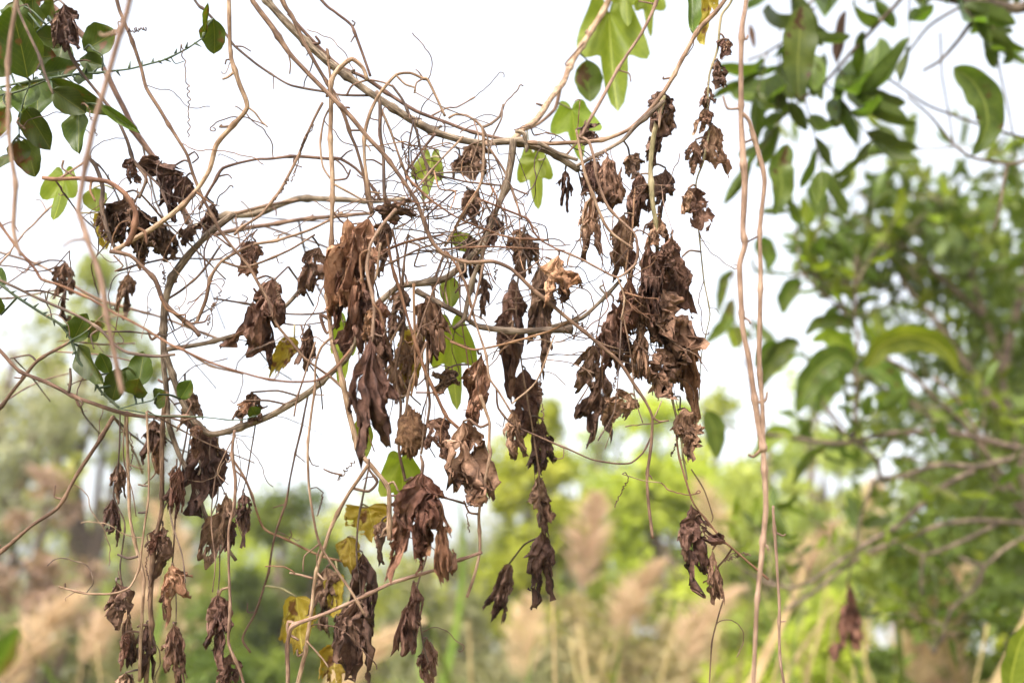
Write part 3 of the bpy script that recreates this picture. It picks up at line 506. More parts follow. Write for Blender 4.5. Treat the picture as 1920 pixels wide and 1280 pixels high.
vine('CJ', 'thin stem at lower centre-left ending in a straight straw tip', [(622, 632), (604, 650), (594, 679), (591, 732), (581, 800), (577, 855), (581, 917), (594, 994), (604, 1025), (635, 1075), (661, 1115), (682, 1152)], 6, 'straw', .95, twigs=[([(600, 1018), (572, 1040), (568, 1070)], 4, 'straw'), ([(591, 640), (560, 740), (552, 780)], 4, 'straw'), ([(577, 850), (585, 870), (598, 874)], 3, 'dark')])
vine('DA', 'leaning stem at lower centre-left rising to the leaf knot', [(690, 870), (655, 924), (621, 991), (608, 1028), (591, 1072), (584, 1136), (574, 1196), (557, 1280)], (8, 9), 'straw', .97, twigs=[([(586, 1084), (565, 1078), (544, 1074)], 6, 'straw'), ([(660, 915), (690, 922), (705, 905), (690, 880), (690, 860)], 6, 'brown'), ([(640, 890), (620, 885), (605, 878)], 4, 'brown')])
vine('DB', 'straw twig slanting up under the large hanging leaf at bottom centre', [(540, 1280), (541, 1230), (544, 1193), (554, 1172), (614, 1149), (668, 1125), (702, 1109), (742, 1089), (816, 1068), (856, 1051), (903, 1035)], (8, 7), 'straw', .96, twigs=[([(556, 1170), (540, 1165), (540, 1185), (560, 1198)], 7, 'straw'), ([(542, 1180), (536, 1210), (536, 1245)], 6, 'brown'), ([(575, 1200), (605, 1235), (615, 1250)], 4, 'straw')])
vine('DC', 'blurred thin stem curving down to the left at lower centre-left', [(578, 735), (566, 800), (540, 917), (514, 1005), (500, 1078), (480, 1146), (455, 1195), (470, 1222)], 5, 'brown', 1.1)
vine('DD', 'dark reddish stem level across the yellowing leaves at lower centre-left', [(430, 850), (460, 900), (493, 988), (537, 1011), (598, 1041), (695, 1065)], 5, 'orange', 1.1)
vine('EA', 'long plain stem slanting to the left edge at lower left', [(212, 780), (190, 822), (171, 850), (144, 890), (107, 951), (60, 984), (0, 1033)], 8, 'brown', 1.05)
vine('EB', 'thin J-shaped stem hooking left at lower left', [(276, 770), (279, 850), (279, 934), (265, 1025), (259, 1065), (242, 1099), (208, 1112), (161, 1112), (111, 1099)], (5, 4), 'straw', .98, twigs=[([(279, 912), (268, 911), (258, 909)], 5, 'dark'), ([(276, 958), (266, 960), (258, 960)], 5, 'dark'), ([(258, 1042), (240, 1046), (220, 1038)], 5, 'dark'), ([(122, 1100), (122, 1093)], 4, 'brown')])
vine('EC', 'straight thin tan stem falling to the lowest left leaves', [(238, 770), (240, 850), (242, 951), (252, 1018), (269, 1085), (269, 1152), (265, 1200), (262, 1275)], 7, 'straw', 1.02)
vine('ED', 'thicker tan stem beside the small lower left leaves', [(312, 735), (305, 790), (304, 850), (306, 951), (289, 1038), (282, 1119), (282, 1190), (275, 1290)], 10, 'brown', 1.04, twigs=[([(306, 955), (330, 905), (345, 840), (355, 780)], 4, 'dark')])
vine('EE', 'thin stem with small side hook among the lower left leaves', [(440, 806), (434, 850), (440, 900), (437, 951), (428, 1001), (430, 1119), (428, 1203), (450, 1253), (460, 1290)], 6, 'straw', .99, twigs=[([(430, 1100), (415, 1104), (410, 1115)], 6, 'straw'), ([(440, 880), (460, 900), (480, 950)], 4, 'brown')])
vine('HL', 'fine hanging stem strung with long dead leaves at centre right', [(985, 420), (978, 480), (968, 560), (972, 640), (985, 720), (998, 800), (1008, 880), (1012, 950), (1018, 1010)], (5, 3), 'brown', 1.08, twigs=[([(1010, 470), (1012, 560), (1020, 640)], 4, 'brown')])
vine('HM', 'fine hanging stem carrying the narrow dead leaves at bottom centre', [(800, 1040), (782, 1100), (785, 1150), (795, 1210), (803, 1240)], 4, 'dark', 1.02)
vine('HN', 'fine hanging stem hidden among dark leaves at bottom centre-left', [(690, 880), (672, 960), (668, 1030), (676, 1110), (668, 1200), (650, 1260)], 4, 'dark', 1.08)
vine('HO', 'fine hanging stem with two small spindle leaves at lower left', [(225, 770), (222, 860), (212, 930), (232, 980), (226, 1060), (232, 1110), (245, 1160)], 3.5, 'dark', 1.05)
vine('FA', 'fine arched stem sagging beneath the right-hand leaf cluster', [(930, 730), (932, 765), (960, 796), (1027, 826), (1061, 840), (1108, 860), (1155, 868), (1182, 867), (1205, 848), (1222, 815)], (4, 3.5), 'brown', 1.0)
vine('FC', 'fine stem carrying the torn holed leaf at lower right', [(1268, 800), (1272, 850), (1282, 890), (1296, 934), (1310, 957), (1330, 981), (1356, 1011), (1380, 1031), (1440, 1085)], (4, 5), 'orange', 1.0, twigs=[([(1296, 880), (1320, 920), (1336, 970), (1332, 980)], 3, 'brown', 1.08), ([(1356, 1125), (1345, 1160), (1333, 1203), (1331, 1240), (1329, 1280)], 4, 'brown', 1.04)])
vine('Z1', 'slim grey-brown stem dropping through the centre beside the seed ball', [(765, 440), (752, 520), (757, 600), (742, 690), (752, 760), (748, 840), (760, 900)], 6, 'brown', 1.04, twigs=[([(757, 600), (735, 640), (722, 700)], 5, 'straw'), ([(752, 700), (770, 740), (790, 760)], 4, 'brown')])
vine('Z2', 'slim tan stem leaning right through the centre behind the rusty twigs', [(835, 470), (815, 540), (822, 620), (800, 690), (806, 760), (790, 850)], 6, 'straw', 1.05, twigs=[([(822, 620), (850, 640), (880, 650)], 4, 'orange'), ([(640, 520), (700, 480), (760, 455), (830, 440)], 6, 'orange', .99), ([(640, 545), (720, 500), (790, 465), (840, 455)], 5, 'brown', .985), ([(848, 466), (930, 462), (1000, 466), (1060, 470)], 4, 'orange', .97)])
vine('Z3', 'dark stem crossing behind the left crumpled leaf towards the straight straw stem', [(400, 560), (470, 572), (540, 588), (600, 588), (650, 575), (700, 560)], 5, 'dark', 1.08, twigs=[([(470, 572), (510, 600), (560, 610), (610, 605)], 4, 'dark'), ([(540, 500), (500, 540), (470, 572)], 4, 'brown')])
vine('Z4', 'thin stems below the forked branch hanging to the lower left leaves', [(480, 790), (470, 850), (462, 900), (455, 930)], 3, 'dark', 1.05, twigs=[([(360, 786), (352, 850), (345, 880)], 3, 'dark'), ([(396, 813), (392, 860), (420, 925)], 3, 'dark'), ([(330, 860), (326, 980), (322, 1060)], 3.5, 'brown'), ([(326, 1060), (330, 1120), (328, 1175)], 3, 'dark'), ([(412, 1000), (410, 1060), (408, 1115)], 3, 'dark')])
# the loose tangle of fine dead twigs under the thickest vine
trnd = random.Random(77)
tangle = []
for k in range(80):
    cx, cy = trnd.gauss(845, 100), trnd.gauss(420, 90); a = trnd.uniform(-.75, .75) if trnd.random() < .6 else trnd.uniform(.9, 2.2); L = trnd.uniform(45, 150)
    dx, dy = math.cos(a) * L / 2, math.sin(a) * L / 2; b = trnd.uniform(-16, 16); d = trnd.uniform(.95, 1.07)
    tangle.append(([(cx - dx, cy - dy, d), (cx - dx * .3 + b * .5, cy - dy * .3 - b * .5, d), (cx + dx * .4 - b, cy + dy * .4 + b, d + .01), (cx + dx, cy + dy, d + trnd.uniform(-.03, .03))], trnd.uniform(1.8, 4.2), trnd.choice(['straw', 'brown', 'orange', 'dark', 'brown'])))
for k in range(16):
    cx, cy = trnd.uniform(1040, 1230), trnd.uniform(520, 700); a = trnd.uniform(-.6, 1.2); L = trnd.uniform(40, 110); d = trnd.uniform(.96, 1.03)
    dx, dy = math.cos(a) * L / 2, math.sin(a) * L / 2
    tangle.append(([(cx - dx, cy - dy, d), (cx, cy + trnd.uniform(-10, 10), d), (cx + dx, cy + dy, d)], trnd.uniform(2, 3.6), trnd.choice(['straw', 'brown', 'orange'])))
hang = []
for k in range(34):
    x, y = trnd.choice([(trnd.uniform(200, 480), trnd.uniform(760, 900)), (trnd.uniform(640, 900), trnd.uniform(430, 800)), (trnd.uniform(1080, 1290), trnd.uniform(330, 650))]); L = trnd.uniform(80, 230); d = trnd.uniform(.97, 1.1)
    hang.append(([(x, y, d), (x + trnd.uniform(-10, 10), y + L * .4, d), (x + trnd.uniform(-16, 16), y + L * .75, d), (x + trnd.uniform(-24, 24), y + L, d)], trnd.uniform(1.6, 3.6), trnd.choice(['straw', 'brown', 'orange', 'dark'])))
tangle += hang
tangle = [rooted(t_) for t_ in tangle]
vine('TG', 'fine rusty twigs knotted below the thickest vine and trailing among the leaves', [(760, 330), (800, 372), (850, 405), (905, 430), (960, 447), (1030, 452)], 5, 'orange', .99, name='twig_tangle', cat='twigs', twigs=tangle)
# far-left background stems, loosely criss-crossing
lt = []
for k in range(44):
    cx, cy = trnd.uniform(-10, 620), trnd.uniform(330, 860); a = trnd.uniform(-.9, 1.3); L = trnd.uniform(70, 240); d = trnd.uniform(1.03, 1.3)
    dx, dy = math.cos(a) * L / 2, math.sin(a) * L / 2
    lt.append(([(cx - dx, cy - dy, d), (cx + trnd.uniform(-14, 14), cy + trnd.uniform(-14, 14), d), (cx + dx, cy + dy, d)], trnd.uniform(2, 5), trnd.choice(['straw', 'brown', 'dark'])))
lt = [rooted(t_) for t_ in lt]
vine('LT', 'loose criss-crossing thin stems out of focus behind the forked branch', [(-10, 470), (80, 500), (180, 560), (290, 590), (420, 640)], 6, 'brown', 1.2, name='stem_thicket', cat='twigs', twigs=lt)

# ------------------------------------------------------------------ green thorny branches at the left (stem + thorns + leaves)
def thorns(root, base, pts, depth, seed, mat='gstem'):
    rnd = random.Random(seed); s = spline(to_world(pts, depth), 34.0)
    for i in range(1, len(s) - 1):
        T = s[i + 1] - s[i - 1]; a = math.atan2(T[1], T[0]) + rnd.choice((-1, 1)) * rnd.uniform(.8, 1.3); l = rnd.uniform(8, 15)
        p0 = P(*s[i]); p1 = P(s[i, 0] + math.cos(a) * l, s[i, 1] + math.sin(a) * l, s[i, 2] + rnd.uniform(-.006, .006))
        tp = np.array([p0, (p0 + p1) / 2, p1]); mesh_obj('thorn', tube_mesh('thorn', tp - base, [.0013, .0008, .0002], 6), M[mat], root)
GP = [(-12, 166), (0, 164), (34, 156), (94, 146), (134, 139), (161, 136), (195, 134), (242, 129), (286, 118), (309, 111), (349, 91), (381, 71)]
vine('G', 'green thorny citrus branch reaching right from the left edge at top', GP, (8, 3.5), 'gstem', 1.0, name='citrus_branch', cat='branch', group='thorny green branches', twigs=[([(-10, 178), (40, 168), (90, 150)], 5, 'gstem'), ([(60, 152), (45, 200), (40, 260)], 3, 'gstem'), ([(62, 150), (62, 100), (66, 62), (95, 40)], 3, 'gstem'), ([(120, 142), (145, 165), (148, 205)], 3, 'gstem'), ([(190, 134), (190, 105), (170, 92)], 3, 'gstem')])
thorns(*ROOTS['G'], GP, 1.0, 3)
BAP = [(-12, 526), (0, 534), (44, 564), (81, 588), (118, 611), (134, 638), (148, 679), (171, 709), (191, 739), (222, 766)]
vine('BA', 'dark green thorny twig with glossy leaves at middle left', BAP, (8, 5), 'gstem', .98, name='citrus_branch', cat='branch', group='thorny green branches', twigs=[([(222, 766), (262, 772), (302, 779), (380, 781), (447, 786), (480, 778)], 3, 'gstem'), ([(222, 766), (250, 758), (285, 750), (300, 735)], 3, 'gstem'), ([(134, 638), (150, 630), (165, 620)], 3, 'gstem'), ([(-5, 495), (30, 500), (70, 508), (100, 500), (130, 470)], 4, 'dark')])
thorns(*ROOTS['BA'], BAP, .98, 4)

# ------------------------------------------------------------------ leaves
def frame(base, tip, spin):
    a = tip - base; L = np.linalg.norm(a); a = a / L
    x = np.cross(a, FWD); x /= np.linalg.norm(x); y = np.cross(a, x)
    c, s = math.cos(spin), math.sin(spin)
    return L, a, x * c + y * s, y * c - x * s
def attach(base_px, depth, leafobj, base_w, root_info, mat, r=.0008):
    s = root_info; pr = s[6]
    mid = (pr + base_w) / 2 + np.array([0, 0, .0]) + np.array(fbm(base_w, 20, 3)) * .004
    d = base_w - pr
    if np.linalg.norm(d) < .003: return
    mid = mid + np.array([0, 0, .12 * abs(d[0])])
    pt = spline([pr, mid, base_w, ], .004)
    mesh_obj('petiole', tube_mesh('petiole', pt - base_w, np.linspace(r * 1.15, r, len(pt)), 6), M[mat], leafobj)

def dry_leaf_mesh(L, W, seed, fold=.32, holes=.0, tipcurl=1.0, lobes=3, crump=1.0, pleat=1.0, mroll=2.1):
    """a withered palmate leaf: lobes folded down like a closed umbrella, pleated, rolled and crumpled. hangs along -Z from the origin"""
    rs = np.random.default_rng(seed); nt_, nr = 76, 30
    thm = R(150); th = np.linspace(-thm, thm, nt_)
    cs = {3: [0, -R(62), R(62), -R(120), R(120)], 1: [0], 2: [R(-28), R(30), R(100), R(-100)]}[lobes]
    am = {3: [1, .82, .78, .42, .45], 1: [1], 2: [1, .85, .5, .5]}[lobes]
    wd = {3: [.50, .46, .46, .36, .36], 1: [.95], 2: [.44, .44, .4, .4]}[lobes]
    Rm = np.full(nt_, .40)
    for c, a, s in zip(cs, am, wd):
        a = a * rs.uniform(.82, 1.12); Rm = np.maximum(Rm, .40 + (a - .40) * np.exp(-np.abs((th - c) / s) ** 2))
    Rm = Rm * (1 + .05 * np.sin(th * 23 + seed) + .05 * rs.normal(size=nt_) * .7)
    Rm = Rm * (1 - .65 * np.clip((np.abs(th) - R(112)) / R(38), 0, 1) ** 1.5)
    rr = np.linspace(0, 1, nr) ** .85
    psi = np.abs(mroll * (1.0 + .7 * np.sin(th * 1.6 + seed) + .5 * np.sin(th * 3.7 + 2 * seed)))[None, :] + .05
    s0 = .52; fr = np.clip((rr[:, None] - s0) / (1 - s0), 0, 1); sg = np.sign(np.sin(th * .8 + seed * 2.1) + .3)[None, :]
    r = np.where(rr[:, None] < s0, rr[:, None], s0 + (1 - s0) * np.sin(fr * psi) / psi) * Rm[None, :]
    ycurl = (1 - s0) * (1 - np.cos(fr * psi)) / psi * Rm[None, :] * sg * np.ones_like(r)
    T = np.broadcast_to(th[None, :], r.shape)
    fold_ = fold * (1 + .25 * np.sin(T * 1.3 + seed))
    tf = T * fold_
    npl = rs.integers(5, 8); ph = rs.uniform(0, 6.28)
    tri = np.arcsin(np.sin(T * npl * .95 + ph + .8 * np.sin(T * 1.7 + seed))) / (np.pi / 2)
    amp = pleat * (.15 + .10 * np.sin(T * 2.1 + seed * .7))
    x = r * np.sin(tf); z = -r * np.cos(tf) + .06 * r * tri; y = amp * tri * np.minimum(r * 1.4, .5 + .25 * r) + .22 * r * np.cos(T * .9) + ycurl
    roll = rs.uniform(1.0, 2.2) * rs.choice((-1, 1)); ra = x * roll * 1.6                      # roll about the hanging axis
    x2 = np.sin(ra) / (roll * 1.6); y2 = y + (1 - np.cos(ra)) / abs(roll * 1.6)
    cu = np.clip((r - .45) / .55, 0, 1) ** 1.6 * tipcurl * (rs.uniform(.2, 1.1, 1) * rs.choice((-1, 1)) + .9 * np.sin(T * 1.9 + seed * 1.3))   # tips curl over
    y3 = y2 + .38 * np.sin(cu) * r * .8; z3 = z + .30 * (1 - np.cos(cu)) * r
    V_ = np.stack([x2, y3, z3], -1).reshape(-1, 3)
    for i, p in enumerate(V_):
        a = mnoise.noise_vector(Vector((p[0] * 3.2 + seed, p[1] * 3.2, p[2] * 3.2)))
        b = mnoise.noise_vector(Vector((p[0] * 8 - seed, p[1] * 8, p[2] * 8 + 3)))
        c = mnoise.noise_vector(Vector((p[0] * 19 + seed, p[1] * 19, p[2] * 17)))
        e = min(1.0, abs(p[2]) * 5)
        g1 = 1 - 2.6 * abs(mnoise.noise(Vector((p[0] * 4.6 + seed, p[1] * 3 - 7, p[2] * 4.0)))); g2 = 1 - 2.6 * abs(mnoise.noise(Vector((p[0] * 11 - seed, p[1] * 8, p[2] * 9.0 + seed))))
        V_[i] += (np.array(a) * .075 + np.array(b) * .05 + np.array(c) * .035 + np.array([.25 * g2 * .05, g1 * .07 + g2 * .04, .1 * g1 * .05])) * crump * e
    wr = np.sin(V_[:, 2] * 40 + 5 * np.sin(V_[:, 0] * 9 + seed) + 3 * V_[:, 1]) + .6 * np.sin(V_[:, 2] * 67 + 6 * np.sin(V_[:, 0] * 7 - seed))
    V_[:, 1] += .016 * crump * wr * np.clip(-V_[:, 2] * 4, 0, 1); V_[:, 0] += .006 * crump * wr
    lo, hi = np.percentile(V_[:, 0], 2), np.percentile(V_[:, 0], 98)
    sx = W / max(hi - lo, 1e-6); sz = L / max(-V_[:, 2].min(), 1e-6)
    V_[:, 0] = (V_[:, 0] - (lo + hi) / 2 * np.clip(-V_[:, 2] * 6, 0, 1)) * sx; V_[:, 2] *= sz; V_[:, 1] = (V_[:, 1] - V_[:, 1].mean() * np.clip(-V_[:, 2] / L * 4, 0, 1)) * (sx * .6 + sz * .4) * .85
    i = np.arange(nr - 1)[:, None] * nt_ + np.arange(nt_ - 1)[None, :]
    F = np.stack([i, i + 1, i + nt_ + 1, i + nt_], -1).reshape(-1, 4)
    rf = rr[:, None] * Rm[None, :]; uv = np.stack([(rf * np.sin(T)).ravel(), (rf * np.cos(T)).ravel()], 1)
    if holes > 0:
        keep = []
        for f in F:
            u = uv[f[0]]; nz = mnoise.noise(Vector((u[0] * 4.5 + seed, u[1] * 4.5, seed * .3))) + .4 * mnoise.noise(Vector((u[0] * 12, u[1] * 12, seed)))
            rho = (f[0] // nt_) / nr; keep.append(not (nz > .60 - holes - .32 * max(0, (rho - .72) / .28) and math.hypot(*u) > .2))
        F = F[np.array(keep)]
    return mesh_from('dried_leaf', V_, F, uv)
SHAPES = {'t': dict(fold=.30), 'o': dict(fold=.5, pleat=.8), 'b': dict(lobes=1, fold=.34, pleat=.75, tipcurl=.6), 'c': dict(fold=.45, tipcurl=1.7, crump=1.5), 'w': dict(lobes=2, fold=.24, pleat=.7, mroll=1.5, holes=.06, crump=1.0), 'x': dict(lobes=2, fold=.36), 'h': dict(fold=.40, holes=.30, pleat=.7, crump=1.2)}
LN = [0]
def dry(bx, by, tx, ty, wpx, depth=1.0, col='m', shape='t', crump=1.0, holes=None):
    LN[0] += 1; seed = LN[0] * 7 + 3
    s = nearest(bx, by, depth); rs = random.Random(seed)
    b = P(bx, by, depth); t = P(tx, ty, depth + rs.uniform(-.012, .012))
    L, a, x, y = frame(b, t, rs.uniform(-.5, .5))
    k = dict(SHAPES[shape]); k['crump'] = k.get('crump', 1) * crump
    if holes is not None: k['holes'] = holes
    elif 'holes' not in k: k['holes'] = rs.choice((.02, .02, .08, .15))
    me = dry_leaf_mesh(L, mm(wpx * .84, depth), seed, **k)
    co = np.empty(len(me.vertices) * 3, np.float32); me.vertices.foreach_get('co', co); co = co.reshape(-1, 3)
    co = co[:, :1] * x + co[:, 1:2] * y - co[:, 2:3] * a
    me.vertices.foreach_set('co', co.astype(np.float32).ravel()); me.update()
    root = s[4]; rb = np.array(root.location)
    o = mesh_obj('dried_leaf', me, M['dry_' + col], root, b - rb)
    attach((bx, by), depth, o, b, s, 'brown' if col != 'd' else 'dark', .0009)
    return o
DRY = [
 (120, 8, 138, 102, 46, 1.0, 'd', 'b'), (245, 296, 240, 346, 24, 1.0, 'd', 'b'), (258, 306, 352, 322, 46, 1.0, 'd', 'x'), (325, 312, 322, 440, 66, 1.03, 'd', 't'), (350, 330, 345, 400, 40, 1.02, 'd', 'o'),
 (232, 362, 226, 462, 74, 1.02, 'd', 'c', 1.6), (262, 392, 275, 470, 60, 1.03, 'd', 'c', 1.7), (300, 420, 312, 495, 70, 1.05, 'd', 'c', 1.5), (352, 425, 345, 470, 34, 1.05, 'd', 'c'), (268, 460, 262, 490, 30, 1.04, 'd', 'c'),
 (122, 490, 122, 602, 44, 1.12, 'd', 't'), (240, 512, 232, 606, 38, 1.14, 'd', 't'), (480, 452, 452, 522, 48, 1.06, 'm', 'b'), (598, 462, 572, 562, 56, 1.03, 'd', 'b'), (512, 522, 482, 676, 92, 1.0, 'm', 'o', 1.3), (582, 612, 570, 692, 36, 1.05, 'd', 't'),
 (700, 392, 786, 398, 46, .97, 'd', 'c', 1.1), (652, 408, 640, 600, 52, .98, 'r', 'b'), (690, 408, 668, 620, 62, .97, 'r', 't', 1.2), (722, 415, 716, 520, 44, 1.0, 'd', 'b'), (672, 540, 690, 660, 74, .96, 'm', 'c'), (712, 560, 716, 668, 46, .95, 'r', 'b'),
 (692, 632, 706, 884, 96, .915, 'm', 'w', .9), (800, 558, 818, 728, 76, 1.0, 'm', 'o', 1.5), (840, 690, 832, 730, 46, 1.02, 'd', 'c', 1.5), (902, 662, 882, 804, 62, .99, 'r', 'b', 1.3), (868, 790, 880, 946, 96, .98, 'm', 't', 1.3), (815, 785, 832, 868, 60, .99, 'm', 'o', 1.2),
 (790, 886, 778, 1080, 92, .93, 'r', 't', 1.0), (778, 900, 722, 1092, 52, .94, 'r', 'b', 1.0), (792, 890, 800, 1040, 60, .945, 'r', 'b', 1.1), (822, 930, 843, 1104, 40, .925, 'r', 'b', .8), (775, 1088, 772, 1225, 46, 1.02, 'm', 't'), (800, 1195, 806, 1290, 40, 1.03, 'm', 'b'),
 (680, 1035, 684, 1200, 60, 1.08, 'd', 't'), (668, 1120, 660, 1290, 84, 1.07, 'd', 't'), (612, 1062, 612, 1200, 56, 1.1, 'd', 't'), (716, 975, 712, 1062, 40, 1.06, 'd', 'b'),
 (1358, 72, 1352, 120, 32, 1.06, 'm', 'b'), (1346, 112, 1350, 168, 40, 1.06, 'd', 't'), (1328, 160, 1322, 206, 28, 1.06, 'd', 'c'), (1322, 200, 1316, 258, 36, 1.06, 'm', 't'), (1304, 262, 1294, 328, 38, 1.06, 'm', 't'), (1336, 232, 1340, 336, 46, 1.06, 'm', 't'), (1304, 352, 1300, 434, 54, 1.05, 'm', 'o'),
 (1240, 172, 1232, 262, 60, 1.05, 'd', 'c', 1.2), (1225, 255, 1226, 318, 32, 1.05, 'd', 'c'), (1248, 315, 1246, 424, 48, 1.06, 'd', 't'), (1202, 326, 1190, 442, 52, 1.05, 'm', 'c', 1.1), (1140, 290, 1146, 398, 52, 1.0, 'm', 'b', 1.1), (1112, 352, 1098, 492, 50, 1.0, 'm', 'x', .8), (1060, 318, 1056, 396, 30, 1.06, 'd', 'x'), (1108, 300, 1118, 372, 46, 1.02, 'm', 'c'),
 (890, 262, 892, 350, 60, 1.14, 'd', 't'), (880, 355, 886, 425, 44, 1.1, 'd', 'c'), (975, 430, 962, 490, 46, 1.1, 'm', 'c'), (1090, 240, 1110, 262, 50, 1.05, 'd', 'c'),
 (1170, 400, 1164, 536, 50, 1.02, 'm', 'b', .9), (1048, 478, 1052, 582, 72, .97, 'r', 'h', 1.0, .0), (1218, 455, 1222, 622, 46, 1.0, 'm', 'c', 1.2), (1258, 440, 1250, 560, 60, 1.03, 'm', 't', 1.2), (1268, 495, 1272, 602, 46, 1.04, 'm', 'x'), (1238, 540, 1262, 690, 92, 1.01, 'm', 'h', 1.4, .12), (1250, 655, 1236, 756, 66, 1.0, 'm', 'c', 1.3),
 (1285, 600, 1302, 792, 58, 1.03, 'r', 't'), (1284, 765, 1294, 868, 56, 1.0, 'm', 'c', 1.3), (1180, 522, 1172, 630, 46, .99, 'r', 'b', 1.1), (1150, 565, 1158, 735, 62, 1.01, 'm', 't', 1.1), (1200, 612, 1206, 722, 32, 1.0, 'm', 'x', 1.2), (1112, 645, 1090, 744, 50, 1.0, 'd', 'x', .9), (1125, 690, 1118, 834, 66, 1.1, 'd', 't'), (1182, 738, 1124, 792, 54, .99, 'm', 'b', 1.2),
 (1015, 500, 1020, 716, 60, 1.06, 'd', 't'), (962, 520, 968, 760, 62, 1.1, 'm', 'b'), (985, 690, 992, 862, 56, 1.1, 'm', 'b'), (1018, 786, 1014, 892, 50, 1.1, 'd', 't'), (962, 768, 962, 862, 36, 1.0, 'm', 'x', 1.2), (1010, 888, 1008, 998, 42, 1.08, 'd', 'b'), (1018, 992, 1000, 1150, 52, 1.08, 'd', 't'), (955, 1056, 930, 1164, 42, 1.15, 'd', 'c'),
 (945, 585, 938, 690, 40, 1.09, 'm', 'b'), (1240, 470, 1236, 540, 54, 1.02, 'm', 'c', 1.2), (1140, 620, 1136, 690, 50, 1.03, 'm', 'c', 1.2), (1190, 560, 1198, 640, 46, 1.02, 'm', 'c', 1.2),
 (1296, 944, 1318, 1104, 74, 1.0, 'm', 'h', 1.0, .22), (1336, 1030, 1346, 1132, 30, 1.0, 'm', 'x', 1.1),
 (222, 864, 220, 936, 32, 1.05, 'd', 't'), (212, 934, 204, 1024, 34, 1.05, 'd', 't'), (336, 876, 326, 972, 32, 1.03, 'r', 't'), (385, 800, 380, 972, 62, 1.06, 'd', 't'), (370, 796, 366, 862, 30, 1.04, 'm', 'b'), (305, 985, 312, 1090, 36, 1.04, 'd', 't'), (322, 1058, 345, 1156, 60, 1.02, 'r', 'x'), (218, 1090, 226, 1172, 62, 1.0, 'd', 'x'), (240, 1150, 240, 1246, 36, 1.03, 'd', 't'), (275, 1168, 262, 1285, 50, 1.04, 'd', 't'),
 (326, 1170, 326, 1290, 46, 1.03, 'm', 't'), (424, 925, 405, 1062, 42, 1.03, 'd', 't'), (458, 925, 455, 1028, 32, 1.03, 'd', 't'), (408, 1112, 412, 1255, 54, 1.02, 'm', 't'), (432, 1225, 432, 1300, 50, 1.02, 'm', 't'), (288, 785, 288, 872, 48, 1.08, 'd', 't'), (356, 730, 360, 800, 46, 1.08, 'd', 'c'), (470, 735, 476, 788, 50, 1.04, 'd', 'c'), (236, 1260, 232, 1310, 40, 1.04, 'd', 't'),
 (752, 540, 742, 640, 46, 1.08, 'd', 'b'), (760, 640, 752, 760, 50, 1.08, 'm', 't'), (880, 440, 890, 560, 46, 1.1, 'd', 't'), (905, 520, 912, 600, 36, 1.1, 'd', 'x'), (922, 400, 935, 470, 44, 1.1, 'd', 'c'), (985, 440, 1000, 520, 50, 1.06, 'd', 'c'), (862, 290, 872, 330, 50, 1.1, 'd', 'c'),
 (648, 470, 632, 620, 34, .985, 'r', 'b', 1.2), (700, 600, 720, 700, 50, .95, 'm', 'c'), (1225, 560, 1232, 660, 60, 1.02, 'm', 'c', 1.3), (1275, 640, 1285, 730, 52, 1.03, 'm', 'c'), (1160, 440, 1185, 520, 40, 1.04, 'd', 'b'), (1180, 290, 1200, 345, 40, 1.07, 'd', 'c'), (1235, 405, 1228, 480, 44, 1.04, 'm', 'c', 1.2), (1180, 640, 1178, 700, 40, 1.02, 'd', 'c'), (400, 380, 385, 440, 40, 1.08, 'd', 'c'), (205, 390, 208, 440, 46, 1.05, 'd', 'c', 1.5),
]
for a in DRY: dry(*a[:8], *(a[8:]))
crn = random.Random(31)
for a in DRY:                                     # slim torn strips hanging beside the broader leaves
    if crn.random() < .5 and a[5] < 1.12:
        x = a[0] + crn.uniform(-.4, .4) * a[4]; y = a[1] + crn.uniform(0, .5) * (a[3] - a[1]); L = crn.uniform(.45, .8) * max(60, a[3] - a[1])
        dry(x, y, x + crn.uniform(-14, 14) + .3 * (a[2] - a[0]), y + L, crn.uniform(16, 30), a[5] + crn.uniform(-.015, .03), crn.choice((a[6], 'm', 'r')), crn.choice('bbx'), 1.2)

